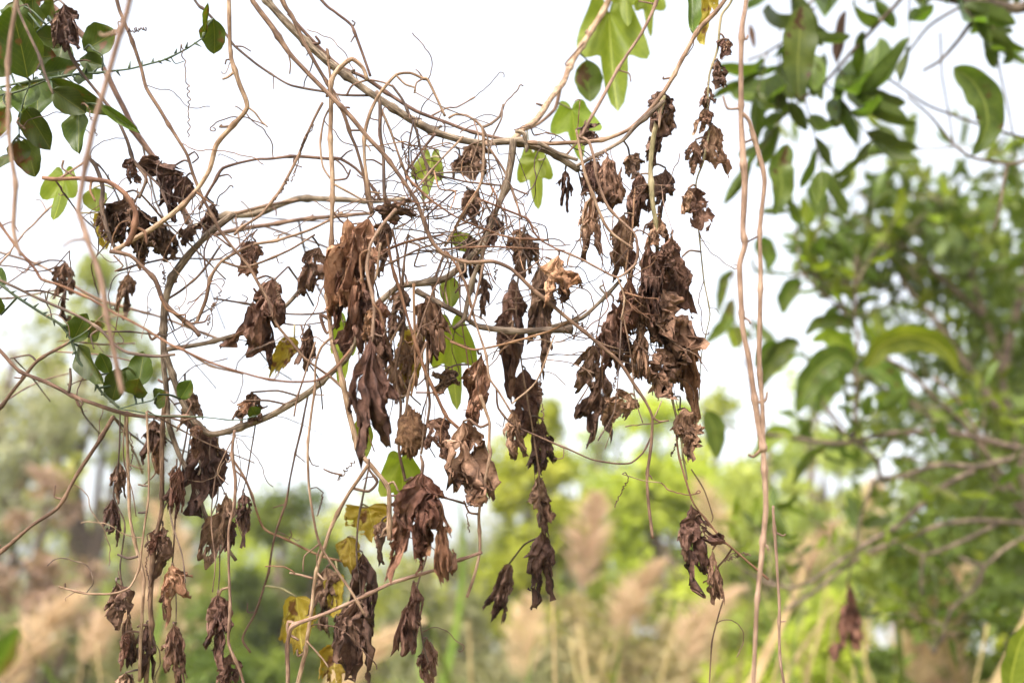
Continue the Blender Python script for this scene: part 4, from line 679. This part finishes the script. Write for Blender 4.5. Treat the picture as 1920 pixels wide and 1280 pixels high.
def flat_leaf_mesh(L, W, seed, lobed=False, curl=.4, fold=.25, wave=.05):
    """fresh leaf along -Z: oval, or three pointed lobes, folded on the midrib and arched"""
    rs = np.random.default_rng(seed)
    if lobed:
        nt_, nr = 41, 10; th = np.linspace(-R(150), R(150), nt_); Rm = np.full(nt_, .36)
        for c, a, s in zip([0, -R(58), R(58), -R(118), R(118)], [1, .82, .82, .38, .38], [.42, .40, .40, .38, .38]):
            Rm = np.maximum(Rm, .36 + (a - .36) * np.exp(-np.abs((th - c) / s) ** 1.7))
        Rm = Rm * (1 - .75 * np.clip((np.abs(th) - R(105)) / R(45), 0, 1) ** 1.3)
        r = np.linspace(0, 1, nr)[:, None] * Rm; T = np.broadcast_to(th, r.shape)
        x = r * np.sin(T); z = -r * np.cos(T); uv = np.stack([x, z], -1).reshape(-1, 2)
        y = fold * .5 * np.abs(x) + wave * np.sin(T * 5 + seed) * r; m, k = nr, nt_
    else:
        m, k = 16, 9; t = np.linspace(0, 1, m)[:, None]; v = np.linspace(-1, 1, k)[None, :]
        prof = np.sin(np.pi * np.clip(t, 0, 1) ** .85) ** .75 * .5 + .004
        x = v * prof * (1 + .03 * np.sin(t * 23 + seed)); z = -t + 0 * v; uv = np.stack([x, z], -1).reshape(-1, 2)
        y = fold * np.abs(x) + wave * np.sin(t * 9 + v * 2 + seed) * np.abs(v) * .6
        x = x * (W / L) / max(x.max() * 2, .01) * 1.0; 
    cc = curl * rs.uniform(.7, 1.3); zz = -z; y = y + cc * .5 * zz ** 2; z = -(zz - .18 * cc * cc * zz ** 3)
    V_ = np.stack([x, y, z], -1).reshape(-1, 3)
    V_ *= L / max(-V_[:, 2].min(), 1e-6)
    if lobed: V_[:, 0] *= W / (V_[:, 0].max() - V_[:, 0].min())
    i = np.arange(m - 1)[:, None] * k + np.arange(k - 1)[None, :]
    return mesh_from('leaf', V_, np.stack([i, i + 1, i + k + 1, i + k], -1).reshape(-1, 4), uv)
def green(bx, by, tx, ty, wpx, depth, mat, lobed=False, spin=None, pool=None, curl=.4, name='green_leaf'):
    LN[0] += 1; seed = LN[0] * 5 + 1; rs = random.Random(seed)
    s = nearest(bx, by, depth, pool, .5); b = P(bx, by, depth); t = P(tx, ty, depth + rs.uniform(-.02, .02))
    L, a, x, y = frame(b, t, rs.uniform(-.35, .35) if spin is None else spin)
    me = dry_leaf_mesh(L, mm(wpx, depth), seed, fold=.75 if lobed else .6, lobes=3 if lobed else 1, pleat=.35, mroll=.9, crump=.55, holes=.05) if mat == 'yellow' else flat_leaf_mesh(L, mm(wpx, depth), seed, lobed, curl, .3, .09)
    co = np.empty(len(me.vertices) * 3, np.float32); me.vertices.foreach_get('co', co); co = co.reshape(-1, 3)
    co = co[:, :1] * x + co[:, 1:2] * y - co[:, 2:3] * a; me.vertices.foreach_set('co', co.astype(np.float32).ravel()); me.update()
    root = s[4]; o = mesh_obj(name, me, M[mat], root, b - np.array(root.location))
    attach((bx, by), depth, o, b, s, 'gstem' if mat in ('citrus', 'green') else 'gtan', .0009)
cit = [ROOTS['G'][0]]; cit2 = [ROOTS['BA'][0]]
for a in [(52, 148, 33, 36, 64, .99), (62, 64, 66, 10, 40, 1.03), (118, 78, 64, 70, 32, 1.02), (158, 94, 212, 66, 46, 1.04), (196, 124, 160, 114, 26, 1.03), (90, 150, 192, 206, 30, .99), (186, 196, 254, 244, 14, .99), (98, 168, 152, 206, 36, .98), (146, 206, 152, 280, 34, 1.0), (22, 140, -8, 110, 34, 1.03), (52, 158, 46, 210, 44, 1.02), (44, 200, 92, 268, 38, 1.03), (14, 200, -6, 250, 30, 1.0), (36, 262, 38, 300, 30, 1.03), (26, 4, 30, 44, 30, 1.0), (90, 40, 100, 4, 26, 1.05), (75, 140, 140, 130, 30, 1.01), (400, 35, 405, 88, 36, 1.0), (386, 62, 392, 12, 9, 1.0), (18, 290, 4, 318, 26, 1.05), (104, 130, 118, 92, 40, 1.06), (20, 70, 4, 100, 28, 1.06), (40, 20, 60, -20, 40, 1.05), (20, 175, -10, 205, 40, 1.02), (70, 150, 72, 210, 46, 1.04), (60, 110, 100, 105, 40, 1.05), (150, 136, 175, 150, 30, 1.03), (45, 260, 66, 320, 36, 1.05), (10, 30, -4, 70, 34, 1.05), (105, 60, 135, 30, 36, 1.07)]:
    green(a[0], a[1], a[0] + (a[2] - a[0]) * 1.18, a[1] + (a[3] - a[1]) * 1.18, a[4] * 1.4, a[5], 'citrus', pool=cit, spin=random.uniform(-.2, .2), curl=.3)
for a in [(136, 640, 164, 586, 38, 1.0), (166, 632, 208, 612, 32, 1.0), (146, 648, 206, 720, 38, .99), (210, 752, 228, 690, 36, .99), (258, 728, 272, 664, 42, 1.0), (252, 742, 262, 704, 38, .99), (290, 756, 316, 736, 34, 1.01), (338, 748, 362, 712, 28, 1.02), (8, 538, -4, 505, 22, 1.0), (2, 590, -6, 550, 18, 1.0), (236, 720, 240, 690, 28, 1.0), (480, 780, 470, 760, 22, 1.03), (205, 700, 190, 660, 26, 1.02)]:
    green(*a[:4], a[4] * 1.2, a[5], 'citrus', pool=cit2, curl=.3)
for a in [(1142, 25, 1152, 220, 140, 1.3, 'lime', True), (1100, 112, 1104, 190, 52, 1.26, 'green', False), (1215, -25, 1214, 74, 60, 1.3, 'lime', True), (1175, -30, 1170, 60, 70, 1.3, 'lime', True), (1322, -20, 1322, 84, 52, 1.1, 'yellow', True), (1298, -30, 1288, 80, 30, 1.08, 'green', False), (1072, 205, 1085, 305, 100, 1.22, 'lime', True), (1000, 290, 1012, 392, 70, 1.2, 'lime', True), (808, 296, 800, 392, 62, 1.12, 'lime', True), (862, 470, 878, 440, 60, 1.1, 'lime', False),
          (752, 862, 760, 980, 90, 1.08, 'lime', True), (650, 605, 650, 722, 60, 1.1, 'lime', True), (552, 632, 508, 702, 36, 1.08, 'yellow', False), (846, 612, 850, 760, 90, 1.14, 'lime', True), (842, 518, 846, 580, 40, 1.08, 'lime', False), (775, 620, 772, 740, 46, 1.1, 'yellow', False), (690, 950, 694, 1016, 86, 1.1, 'yellow', True), (652, 1006, 658, 1080, 42, 1.1, 'yellow', False), (556, 1118, 570, 1226, 62, 1.1, 'yellow', True), (626, 1078, 634, 1156, 38, 1.1, 'yellow', False), (630, 1220, 625, 1300, 50, 1.08, 'yellow', True), (675, 780, 680, 860, 40, 1.05, 'lime', False),
          (120, 330, 112, 428, 72, 1.12, 'lime', True), (176, 352, 184, 400, 44, 1.12, 'lime', False), (190, 402, 206, 470, 30, 1.1, 'yellow', False), (1010, 300, 980, 340, 60, 1.15, 'lime', True)]:
    green(*a)

# the crumbly ball of seed chaff wedged between the leaves
s = nearest(770, 765, 1.0); b = P(768, 768, 1.0)
u = np.linspace(0, math.pi, 26)[:, None]; v = np.linspace(0, 2 * math.pi, 40, endpoint=False)[None, :]
X = np.stack([np.sin(u) * np.cos(v), np.sin(u) * np.sin(v), np.cos(u) + 0 * v], -1).reshape(-1, 3)
for i, p in enumerate(X): X[i] = p * (1 + .28 * mnoise.noise(Vector(p) * 2.4) + .25 * mnoise.noise(Vector(p) * 7) + .38 * mnoise.noise(Vector(p) * 15))
X = X * np.array([mm(24), mm(22), mm(42)]) + (P(770, 812, 1.0) - b)
i = np.arange(25)[:, None] * 40; j = np.arange(40)[None, :]
mesh_obj('seed_ball', mesh_from('seed_ball', X, np.stack([i + j, i + (j + 1) % 40, i + 40 + (j + 1) % 40, i + 40 + j], -1).reshape(-1, 4), np.zeros((len(X), 2))), M['nest'], s[4], b - np.array(s[4].location))

# ------------------------------------------------------------------ tendrils
def tendril(pts_w, r, mat, s):
    mesh_obj('tendril', tube_mesh('tendril', np.asarray(pts_w) - np.array(s[4].location), r, 5), M[mat], s[4])
def coil(x0, y0, x1, y1, rad, turns, depth=1.0, mat='brown', lead=None, r=.0005):
    s = nearest(x0, y0, depth, None, .2); a, b = P(x0, y0, depth), P(x1, y1, depth); n = max(30, int(turns * 12))
    d = b - a; d /= np.linalg.norm(d); x = np.cross(d, FWD); x /= np.linalg.norm(x); y = np.cross(d, x); t = np.linspace(0, 1, n)
    rr = mm(rad, depth) * (.62 + .38 * np.sin(t * 9 + x0) * np.sin(t * 23 + y0)) * np.minimum(1, t * 8) * (1 - .5 * t); ph = (t + .06 * np.sin(t * 14 + x0) + .03 * np.sin(t * 31)) * turns * 2 * math.pi
    wob_ = np.array([np.array(fbm(a + (b - a) * q, 26, x0)) * .009 for q in t])
    p = a + (b - a) * t[:, None] + wob_ + rr[:, None] * (np.cos(ph)[:, None] * x + np.sin(ph)[:, None] * y)
    p = np.vstack([spline([s[6], (s[6] + p[0]) / 2 + np.array([0, 0, .003]), p[0]], .004)[:-1], p])
    tendril(p, r, mat, s)
for c in [(345, 100, 346, 262, 5, 9, 1.0), (408, 540, 392, 612, 6, 11, .97), (585, 232, 545, 335, 3.5, 20, 1.0), (540, 345, 505, 385, 4, 9, .99), (300, 505, 302, 530, 6, 5, .96), (1010, 690, 1008, 790, 6, 13, 1.0), (1358, 1062, 1385, 1038, 5, 7, 1.0), (1385, 1038, 1408, 1036, 6, 6, 1.0), (775, 215, 800, 224, 4, 5, 1.0), (455, 440, 470, 455, 6, 4, 1.0), (518, 520, 530, 560, 6, 7, .98), (1100, 370, 1100, 440, 4, 14, .985), (200, 440, 195, 365, 4, 6, .97), (280, 445, 300, 460, 7, 4, .96), (205, 65, 235, 30, 6, 7, .95), (232, 62, 268, 55, 7, 6, .97), (170, 200, 180, 260, 5, 5, .93),
          (945, 385, 942, 420, 5, 5, 1.0), (757, 250, 775, 330, 3.5, 16, 1.0), (770, 330, 795, 350, 3.5, 6, 1.0), (1075, 600, 1120, 640, 8, 7, .98), (1090, 540, 1085, 520, 8, 3, .98), (1130, 300, 1110, 330, 5, 5, .98), (925, 500, 930, 530, 6, 4, .98), (880, 905, 878, 1000, 4, 8, .97), (640, 905, 675, 870, 7, 5, .97), (600, 920, 590, 970, 3, 10, 1.05), (845, 690, 848, 720, 7, 4, 1.0), (1170, 890, 1155, 945, 3, 9, 1.05), (1270, 800, 1262, 850, 3.5, 8, 1.02), (240, 815, 232, 900, 3, 10, 1.05), (275, 1000, 272, 1120, 3, 12, 1.03), (1150, 700, 1146, 730, 5, 5, .99), (30, 230, 45, 236, 3, 6, .93)]:
    coil(*c)
rt = random.Random(5)
def wire(x, y, depth, L, mat):
    s = nearest(x, y, depth, None, .3); d0 = rt.uniform(0, 6.28); pts = [s[6]]; px, py, dd = s[0], s[1], s[2]; ang = d0; k = rt.uniform(-.13, .13); n = int(L / 7)
    end = rt.random() < .45
    for i in range(n):
        f = i / n; ang += k + rt.uniform(-.34, .34) + (rt.uniform(.3, 1.0) * (f > .72) * end * (1 if k > 0 else -1)); st = 7 * (1 - .45 * (f > .72) * end)
        px += math.cos(ang) * st; py += math.sin(ang) * st + .6; dd += rt.uniform(-.0015, .0015); pts.append(P(px, py, dd))
    tendril(spline(pts, .0018), .00048 * rt.uniform(.8, 1.25), mat, s)
for k in range(210):
    u = rt.random()
    if u < .42: x, y = rt.gauss(840, 110), rt.gauss(380, 110)
    elif u < .62: x, y = rt.gauss(1130, 90), rt.gauss(560, 100)
    elif u < .82: x, y = rt.gauss(300, 130), rt.gauss(420, 150)
    else: x, y = rt.uniform(60, 1300), rt.uniform(60, 1200)
    wire(x, y, rt.uniform(.95, 1.05), rt.uniform(45, 170), rt.choice(['brown', 'orange', 'straw', 'brown', 'dark']))

# ------------------------------------------------------------------ right-hand trees: limbs, twigs, single leaves
LEAFV = [flat_leaf_mesh(1.0, w_, 900 + i, False, c_) for i, (w_, c_) in enumerate([(.30, .6), (.34, 1.0), (.25, .4), (.32, 1.4), (.38, .8)])]
for m_ in LEAFV: m_.materials.append(M['green'])
LEAFP = [m_.copy() for m_ in LEAFV]
for m_ in LEAFP: m_.materials.clear(); m_.materials.append(M['lime'])
def place_leaf(root, p, dirv, size, rnd, pal=LEAFV, name='leaf'):
    o = bpy.data.objects.new(name, pal[rnd.randrange(5)]); link(o, root); o.location = tuple(p - np.array(root.location))
    q = Vector(-dirv).to_track_quat('Z', 'Y') @ Matrix.Rotation(rnd.uniform(-1.2, 1.2), 3, 'Z').to_quaternion()
    o.rotation_mode = 'QUATERNION'; o.rotation_quaternion = q; o.scale = (size,) * 3; return o
def leafy_twig(root, a, dirv, L, nleaf, size, rnd, r=.003, mat='twigdark', pal=LEAFV, droop=.5):
    dirv = np.asarray(dirv, float); dirv /= np.linalg.norm(dirv); side = np.array([rnd.uniform(-1, 1), rnd.uniform(-1, 1), rnd.uniform(-.5, .5)])
    b = a + dirv * L * .5 + side * L * .08; c = a + dirv * L + side * L * .1 + np.array([0, 0, -droop * .25 * L])
    sp = spline([a, b, c], .02); mesh_obj('twig', tube_mesh('twig', sp - np.array(root.location), np.linspace(r, r * .45, len(sp)), 6), M[mat], root)
    for k in range(nleaf):
        p = sp[min(len(sp) - 1, int((.2 + .8 * (k + .5) / nleaf) * len(sp)))]
        d = dirv * .5 + np.array([rnd.gauss(0, .6), rnd.gauss(0, .6), rnd.gauss(-droop, .45)]); d /= np.linalg.norm(d)
        place_leaf(root, p, d, size * rnd.uniform(.65, 1.25), rnd, pal)
    place_leaf(root, sp[-1], dirv + np.array([0, 0, -droop * .5]), size, rnd, pal)
def limbs(root, base, specs, depth, mat='twigdark'):
    out = []
    for pts, w0, w1 in specs:
        q = extend(to_world(pts, depth)); s_ = spline(q, 14.0); wp = np.array([P(*r) for r in s_])
        for i in range(len(wp)): wp[i] += np.array(fbm(wp[i], 9, 2)) * .006
        mesh_obj('limb', tube_mesh('limb', wp - base, np.linspace(w0, w1, len(wp)) * .5 / FPX * s_[:, 2], 8, .05, len(pts)), M[mat], root); out.append((s_, wp))
    return out
def path_leaf(root, pts, wpx, depth, mat, fold=.35, tilt=.0, name='leaf'):
    """a leaf whose midrib follows the given points; blade halves folded up from it"""
    q = spline(to_world(pts, depth), 8.0); wp = np.array([P(*r) for r in q]); n = len(wp); b0 = wp[0].copy(); t = np.linspace(0, 1, n)
    T = np.gradient(wp, axis=0); T /= np.linalg.norm(T, axis=1)[:, None]; S = np.cross(T, FWD + UP * tilt); S /= np.linalg.norm(S, axis=1)[:, None]; Nn = np.cross(S, T)
    half = mm(wpx, depth) * .5 * (np.sin(np.pi * np.clip(t, 0, 1) ** .8) ** .7 + .02); k = 9; v = np.linspace(-1, 1, k)
    wav = 1 + .06 * np.sin(t * 21)[:, None] * np.abs(v)
    X = wp[:, None] - b0 + S[:, None] * (half[:, None] * v * wav)[..., None] - Nn[:, None] * (half[:, None] * (fold * np.abs(v) ** 1.3 + .10 * np.sin(t * 17)[:, None] * np.abs(v)))[..., None]
    i = np.arange(n - 1)[:, None] * k + np.arange(k - 1)[None, :]; asp = mm(wpx, depth) / (np.linalg.norm(np.diff(wp, axis=0), axis=1).sum())
    uv = np.stack([np.broadcast_to(v * asp * .5, (n, k)), np.broadcast_to(-t[:, None], (n, k))], -1).reshape(-1, 2)
    return mesh_obj(name, mesh_from(name, X.reshape(-1, 3), np.stack([i, i + 1, i + k + 1, i + k], -1).reshape(-1, 4), uv), M[mat], root, b0 - np.array(root.location))
rnd = random.Random(21)
# tree hanging in from the top right corner
base = P(1990, -60, 1.75); root = empty('overhanging_tree', base, 'dark-leaved tree branch hanging in from the top right corner', 'tree', 'broad-leaved trees at right')
D1 = 1.75
LT = limbs(root, base, [([(1990, -60), (1920, 10), (1860, 6), (1810, 3), (1700, -20), (1600, -50)], 26, 14), ([(1843, 13), (1803, 70), (1766, 111), (1732, 131)], 9, 5), ([(1810, 10), (1742, 50), (1699, 101)], 6, 4), ([(1700, -15), (1650, 40), (1600, 95), (1540, 165), (1500, 190)], 9, 6), ([(1560, -40), (1520, 0), (1490, 60), (1440, 95), (1400, 110)], 7, 4),
     ([(1990, 250), (1920, 300), (1890, 305), (1830, 295), (1790, 268), (1742, 215), (1700, 180)], 12, 4), ([(1640, 130), (1700, 172), (1742, 198), (1812, 222), (1920, 255)], 4, 6), ([(1890, 306), (1875, 370), (1860, 430)], 7, 4), ([(1766, 60), (1770, 140), (1780, 200), (1792, 270)], 3, 3), ([(1616, 290), (1700, 280), (1790, 275)], 3, 3), ([(1860, 20), (1880, 150), (1905, 260)], 4, 3)], D1)
for s_, wp in (LT[3], LT[4], LT[0]):
    for k in range(7):
        i = rnd.randrange(len(wp)); 
        leafy_twig(root, wp[i], (rnd.uniform(-.7, .4), rnd.uniform(-.4, .4), rnd.uniform(-.9, .0)), rnd.uniform(.06, .13), rnd.randrange(3, 6), .075, rnd, .0015, droop=.8)
for a in [(1600, 10, 1612, 80), (1545, 100, 1556, 200), (1620, 60, 1625, 155), (1575, 180, 1585, 245), (1640, 0, 1680, 40), (1585, 165, 1650, 235), (1550, 225, 1600, 250), (1430, 20, 1440, 100), (1475, 160, 1450, 215), (1530, 325, 1538, 372), (1730, -20, 1738, 48), (1805, 20, 1790, 80), (1860, 20, 1880, 75), (1900, 60, 1870, 80), (1900, 100, 1905, 140), (1880, 90, 1830, 120), (1560, -20, 1555, 60), (1450, -20, 1420, 40), (1640, 190, 1655, 200), (1480, 190, 1515, 245)]:
    p, t = P(a[0], a[1], D1 + rnd.uniform(-.1, .1)), P(a[2], a[3], D1 + rnd.uniform(-.1, .1)); o = place_leaf(root, p, (t - p) / np.linalg.norm(t - p), np.linalg.norm(t - p), rnd)
o = path_leaf(root, [(1788, 126), (1822, 150), (1846, 190), (1852, 232), (1838, 264), (1822, 292)], 58, D1 - .1, 'green', .55, .6); o['label'] = 'large dark leaf hanging alone, curved like a sickle'
path_leaf(root, [(1506, 10), (1500, 60), (1496, 120), (1498, 185)], 62, D1 - .25, 'green', .25, -.3)
path_leaf(root, [(1478, 270), (1462, 310), (1466, 350), (1452, 405)], 46, D1 - .1, 'green', .5, .5)
for a in [(1530, 15, 1500, 50, 'rust'), (1490, 150, 1495, 186, 'rust'), (1565, 200, 1572, 230, 'rust'), (1450, 20, 1460, 60, 'rust'), (1585, 20, 1578, 120, 'dry_d'), (1405, 45, 1412, 90, 'rust')]:
    p, t = P(a[0], a[1], D1), P(a[2], a[3], D1); mm_ = LEAFV[2].copy(); mm_.materials.clear(); mm_.materials.append(M[a[4]]); o = mesh_obj('withered_leaf', mm_, None, root, p - base)
    o.rotation_mode = 'QUATERNION'; o.rotation_quaternion = Vector(p - t).to_track_quat('Z', 'Y'); o.scale = (np.linalg.norm(t - p),) * 3
# shrub at right with big arching leaves and bare crossing limbs
D2 = 2.3; base = P(2120, 1300, D2); base[2] = 0.0
root = empty('broadleaf_shrub', base, 'large-leaved shrub at right with long bare crossing limbs', 'shrub', 'broad-leaved trees at right')
LS = limbs(root, base, [([(2080, 760), (1920, 850), (1877, 863), (1830, 877), (1762, 873), (1709, 887), (1648, 902)], 20, 9), ([(1826, 884), (1776, 910), (1726, 947), (1682, 988), (1625, 1021), (1574, 1051), (1524, 1085), (1484, 1099), (1440, 1092), (1390, 1060), (1340, 1005)], 12, 5), ([(2060, 990), (1920, 981), (1843, 979), (1762, 984), (1702, 1005), (1642, 1031), (1591, 1058), (1524, 1109), (1467, 1142)], 14, 7), ([(1870, 984), (1826, 1008), (1776, 1028), (1732, 1038), (1695, 1018)], 10, 6), ([(1732, 1038), (1727, 1115)], 7, 5), ([(2040, 960), (1920, 1008), (1877, 1031), (1846, 1058), (1800, 1045)], 12, 7), ([(1846, 1058), (1830, 1100), (1783, 1140), (1770, 1185), (1752, 1225)], 9, 4),
     ([(2060, 880), (1920, 840), (1776, 813), (1675, 813), (1608, 826), (1560, 830), (1440, 815)], 17, 8), ([(1601, 685), (1603, 740), (1600, 820)], 7, 8), ([(1540, 755), (1580, 810), (1640, 860), (1648, 902)], 6, 8), ([(1648, 665), (1709, 702), (1759, 752), (1810, 800), (1857, 860), (1930, 960)], 7, 11), ([(1750, 705), (1790, 745), (1830, 805), (1850, 840)], 6, 8), ([(1490, 430), (1500, 510), (1527, 540), (1580, 585), (1610, 625), (1603, 690)], 4, 7), ([(1606, 480), (1604, 600)], 5, 6), ([(1640, 900), (1620, 960), (1600, 1040), (1590, 1090)], 6, 4)], D2)
tr = spline([(0, 0, 0), (-.05, .05, .7), (.03, .02, 1.5), (.0, .1, 2.4), (.1, .15, 3.0)], .1)
mesh_obj('trunk', tube_mesh('trunk', tr, np.linspace(.055, .02, len(tr)), 10, .06), M['twigdark'], root)
for pts_, w_, m_, d_ in [([(1622, 690), (1650, 648), (1700, 630), (1750, 640), (1780, 664), (1796, 698)], 52, 'lime', D2 - .15), ([(1602, 690), (1570, 668), (1535, 690), (1508, 730), (1495, 775)], 54, 'green', D2 - .1), ([(1600, 694), (1578, 690), (1552, 720), (1530, 775)], 44, 'green', D2), ([(1600, 684), (1575, 640), (1545, 628), (1520, 640)], 40, 'lime', D2), ([(1602, 690), (1640, 690), (1675, 715), (1700, 770)], 40, 'green', D2 + .05), ([(1606, 612), (1570, 600), (1530, 606), (1508, 630)], 30, 'green', D2), ([(1540, 525), (1565, 512), (1590, 512), (1612, 524)], 22, 'lime', D2), ([(1500, 640), (1470, 650), (1440, 690), (1425, 730)], 38, 'green', D2), ([(1460, 640), (1435, 655), (1415, 690)], 30, 'green', D2), ([(1505, 530), (1485, 535), (1470, 560), (1468, 590)], 36, 'green', D2), ([(1548, 836), (1520, 850), (1498, 880), (1486, 910)], 24, 'green', D2 - .1), ([(1490, 815), (1460, 812), (1435, 830), (1415, 856)], 34, 'lime', D2), ([(1372, 560), (1362, 600), (1340, 625), (1320, 645)], 28, 'green', D2), ([(1378, 505), (1358, 520), (1350, 560), (1345, 590)], 22, 'green', D2), ([(1322, 770), (1338, 800), (1344, 860)], 40, 'green', D2 - .5), ([(1372, 610), (1380, 630), (1375, 655)], 34, 'lime', D2), ([(1440, 705), (1465, 680), (1492, 668)], 26, 'lime', D2), ([(1415, 470), (1428, 455), (1442, 480), (1438, 510)], 34, 'green', D2)]:
    path_leaf(root, pts_, w_, d_, m_, .4, rnd.uniform(-.8, .8))
limbs(root, base, [([(1440, 815), (1420, 760), (1400, 690), (1378, 600), (1376, 505)], 4, 3), ([(1600, 820), (1540, 745), (1500, 645), (1470, 630)], 4, 3), ([(1440, 815), (1380, 810), (1320, 768)], 4, 3), ([(1400, 690), (1412, 580), (1415, 470)], 3, 3)], D2)
for k in range(48):
    s_, wp = LS[rnd.choice((0, 1, 2, 7, 10, 12, 13, 9, 6))]; i = rnd.randrange(len(wp) // 4, len(wp))
    leafy_twig(root, wp[i], (rnd.uniform(-.6, .5), rnd.uniform(-.5, .8), rnd.uniform(-.1, 1)), rnd.uniform(.10, .22), rnd.randrange(3, 6), .055, rnd, .002, pal=LEAFP if rnd.random() < .35 else LEAFV)
p = P(1588, 1088, 1.95); mm_ = dry_leaf_mesh(mm(150, 1.95), mm(40, 1.95), 8, fold=.26, holes=.12); mm_.materials.append(M['dry_r']); o = mesh_obj('withered_leaf', mm_, None, root, p - base)
# dense small-leaved tree behind it
D3 = 3.4; base = P(1960, 1280, D3 + .3); base[2] = 0
root = empty('small_leaved_tree', base, 'dense small-leaved tree filling the right side behind the shrub', 'tree', 'broad-leaved trees at right')
LB = limbs(root, base, [([(1960, 1500), (1950, 1100), (1900, 800), (1850, 600), (1800, 460), (1760, 380)], 22, 7), ([(1900, 800), (1780, 640), (1690, 520), (1640, 440)], 18, 6), ([(1950, 1000), (1800, 820), (1680, 740), (1560, 690)], 18, 6), ([(1880, 700), (1920, 520), (1960, 400)], 18, 8), ([(1850, 600), (1720, 480), (1600, 400)], 12, 5)], D3)
for k in range(60):
    s_, wp = LB[k % 5]; i = rnd.randrange(len(wp) // 3, len(wp))
    leafy_twig(root, wp[i] + np.array([0, rnd.uniform(-.1, .1), 0]), (rnd.uniform(-1, .8), rnd.uniform(-.6, .6), rnd.uniform(-.2, 1)), rnd.uniform(.2, .4), 5, .08, rnd, .003, pal=LEAFP if rnd.random() < .3 else LEAFV, droop=.3)
cen = np.array([P(x, y, D3 + rnd.uniform(-.3, 1.0)) for x, y in [(rnd.uniform(1640, 1960), rnd.uniform(420, 1150)) for _ in range(52)] + [(rnd.uniform(1560, 1900), rnd.uniform(360, 560)) for _ in range(9)]]) - base
v, f = leaf_cloud(cen, np.full(len(cen), .17), 60, .062, rs=np.random.default_rng(9))
o = mesh_obj('crown', mesh_from('crown', v, f, np.tile([[0, 0], [.1, .05], [.2, 0], [.1, -.05]], (len(f), 1)), smooth=False), M['cr_dark'], root); o['kind'] = 'stuff'
# blurred leaf close to the lens at bottom left, on its own low shoot, and the fern frond at bottom right
base = P(-70, 1420, .5); root = empty('leafy_shoot', base, 'blurred bright green leaf close to the camera at bottom left corner', 'plant')
sp = spline([base, P(-50, 1350, .5), P(-20, 1290, .5)], .01); mesh_obj('stem', tube_mesh('stem', sp - base, .002, 6), M['gstem'], root)
p, t = P(-30, 1300, .5), P(40, 1180, .5); me = flat_leaf_mesh(np.linalg.norm(t - p), mm(100, .5), 3, False, .2); o = mesh_obj('green_leaf', me, M['green'], root, p - base)
o.rotation_mode = 'QUATERNION'; o.rotation_quaternion = Vector(p - t).to_track_quat('Z', 'Y')
base = P(1885, 1420, 1.5); root = empty('palm_shoot', base, 'yellow-green blade curving up at the bottom right corner', 'plant')
sp = spline([base, P(1888, 1360, 1.5), P(1893, 1310, 1.5)], .01); mesh_obj('stem', tube_mesh('stem', sp - base, .002, 6), M['gtan'], root)
path_leaf(root, [(1893, 1315), (1898, 1260), (1912, 1205), (1940, 1150)], 52, 1.5, 'lime', .3, .2, 'green_leaf')
path_leaf(root, [(1893, 1315), (1925, 1270), (1965, 1240)], 44, 1.52, 'lime', .3, .2, 'green_leaf')
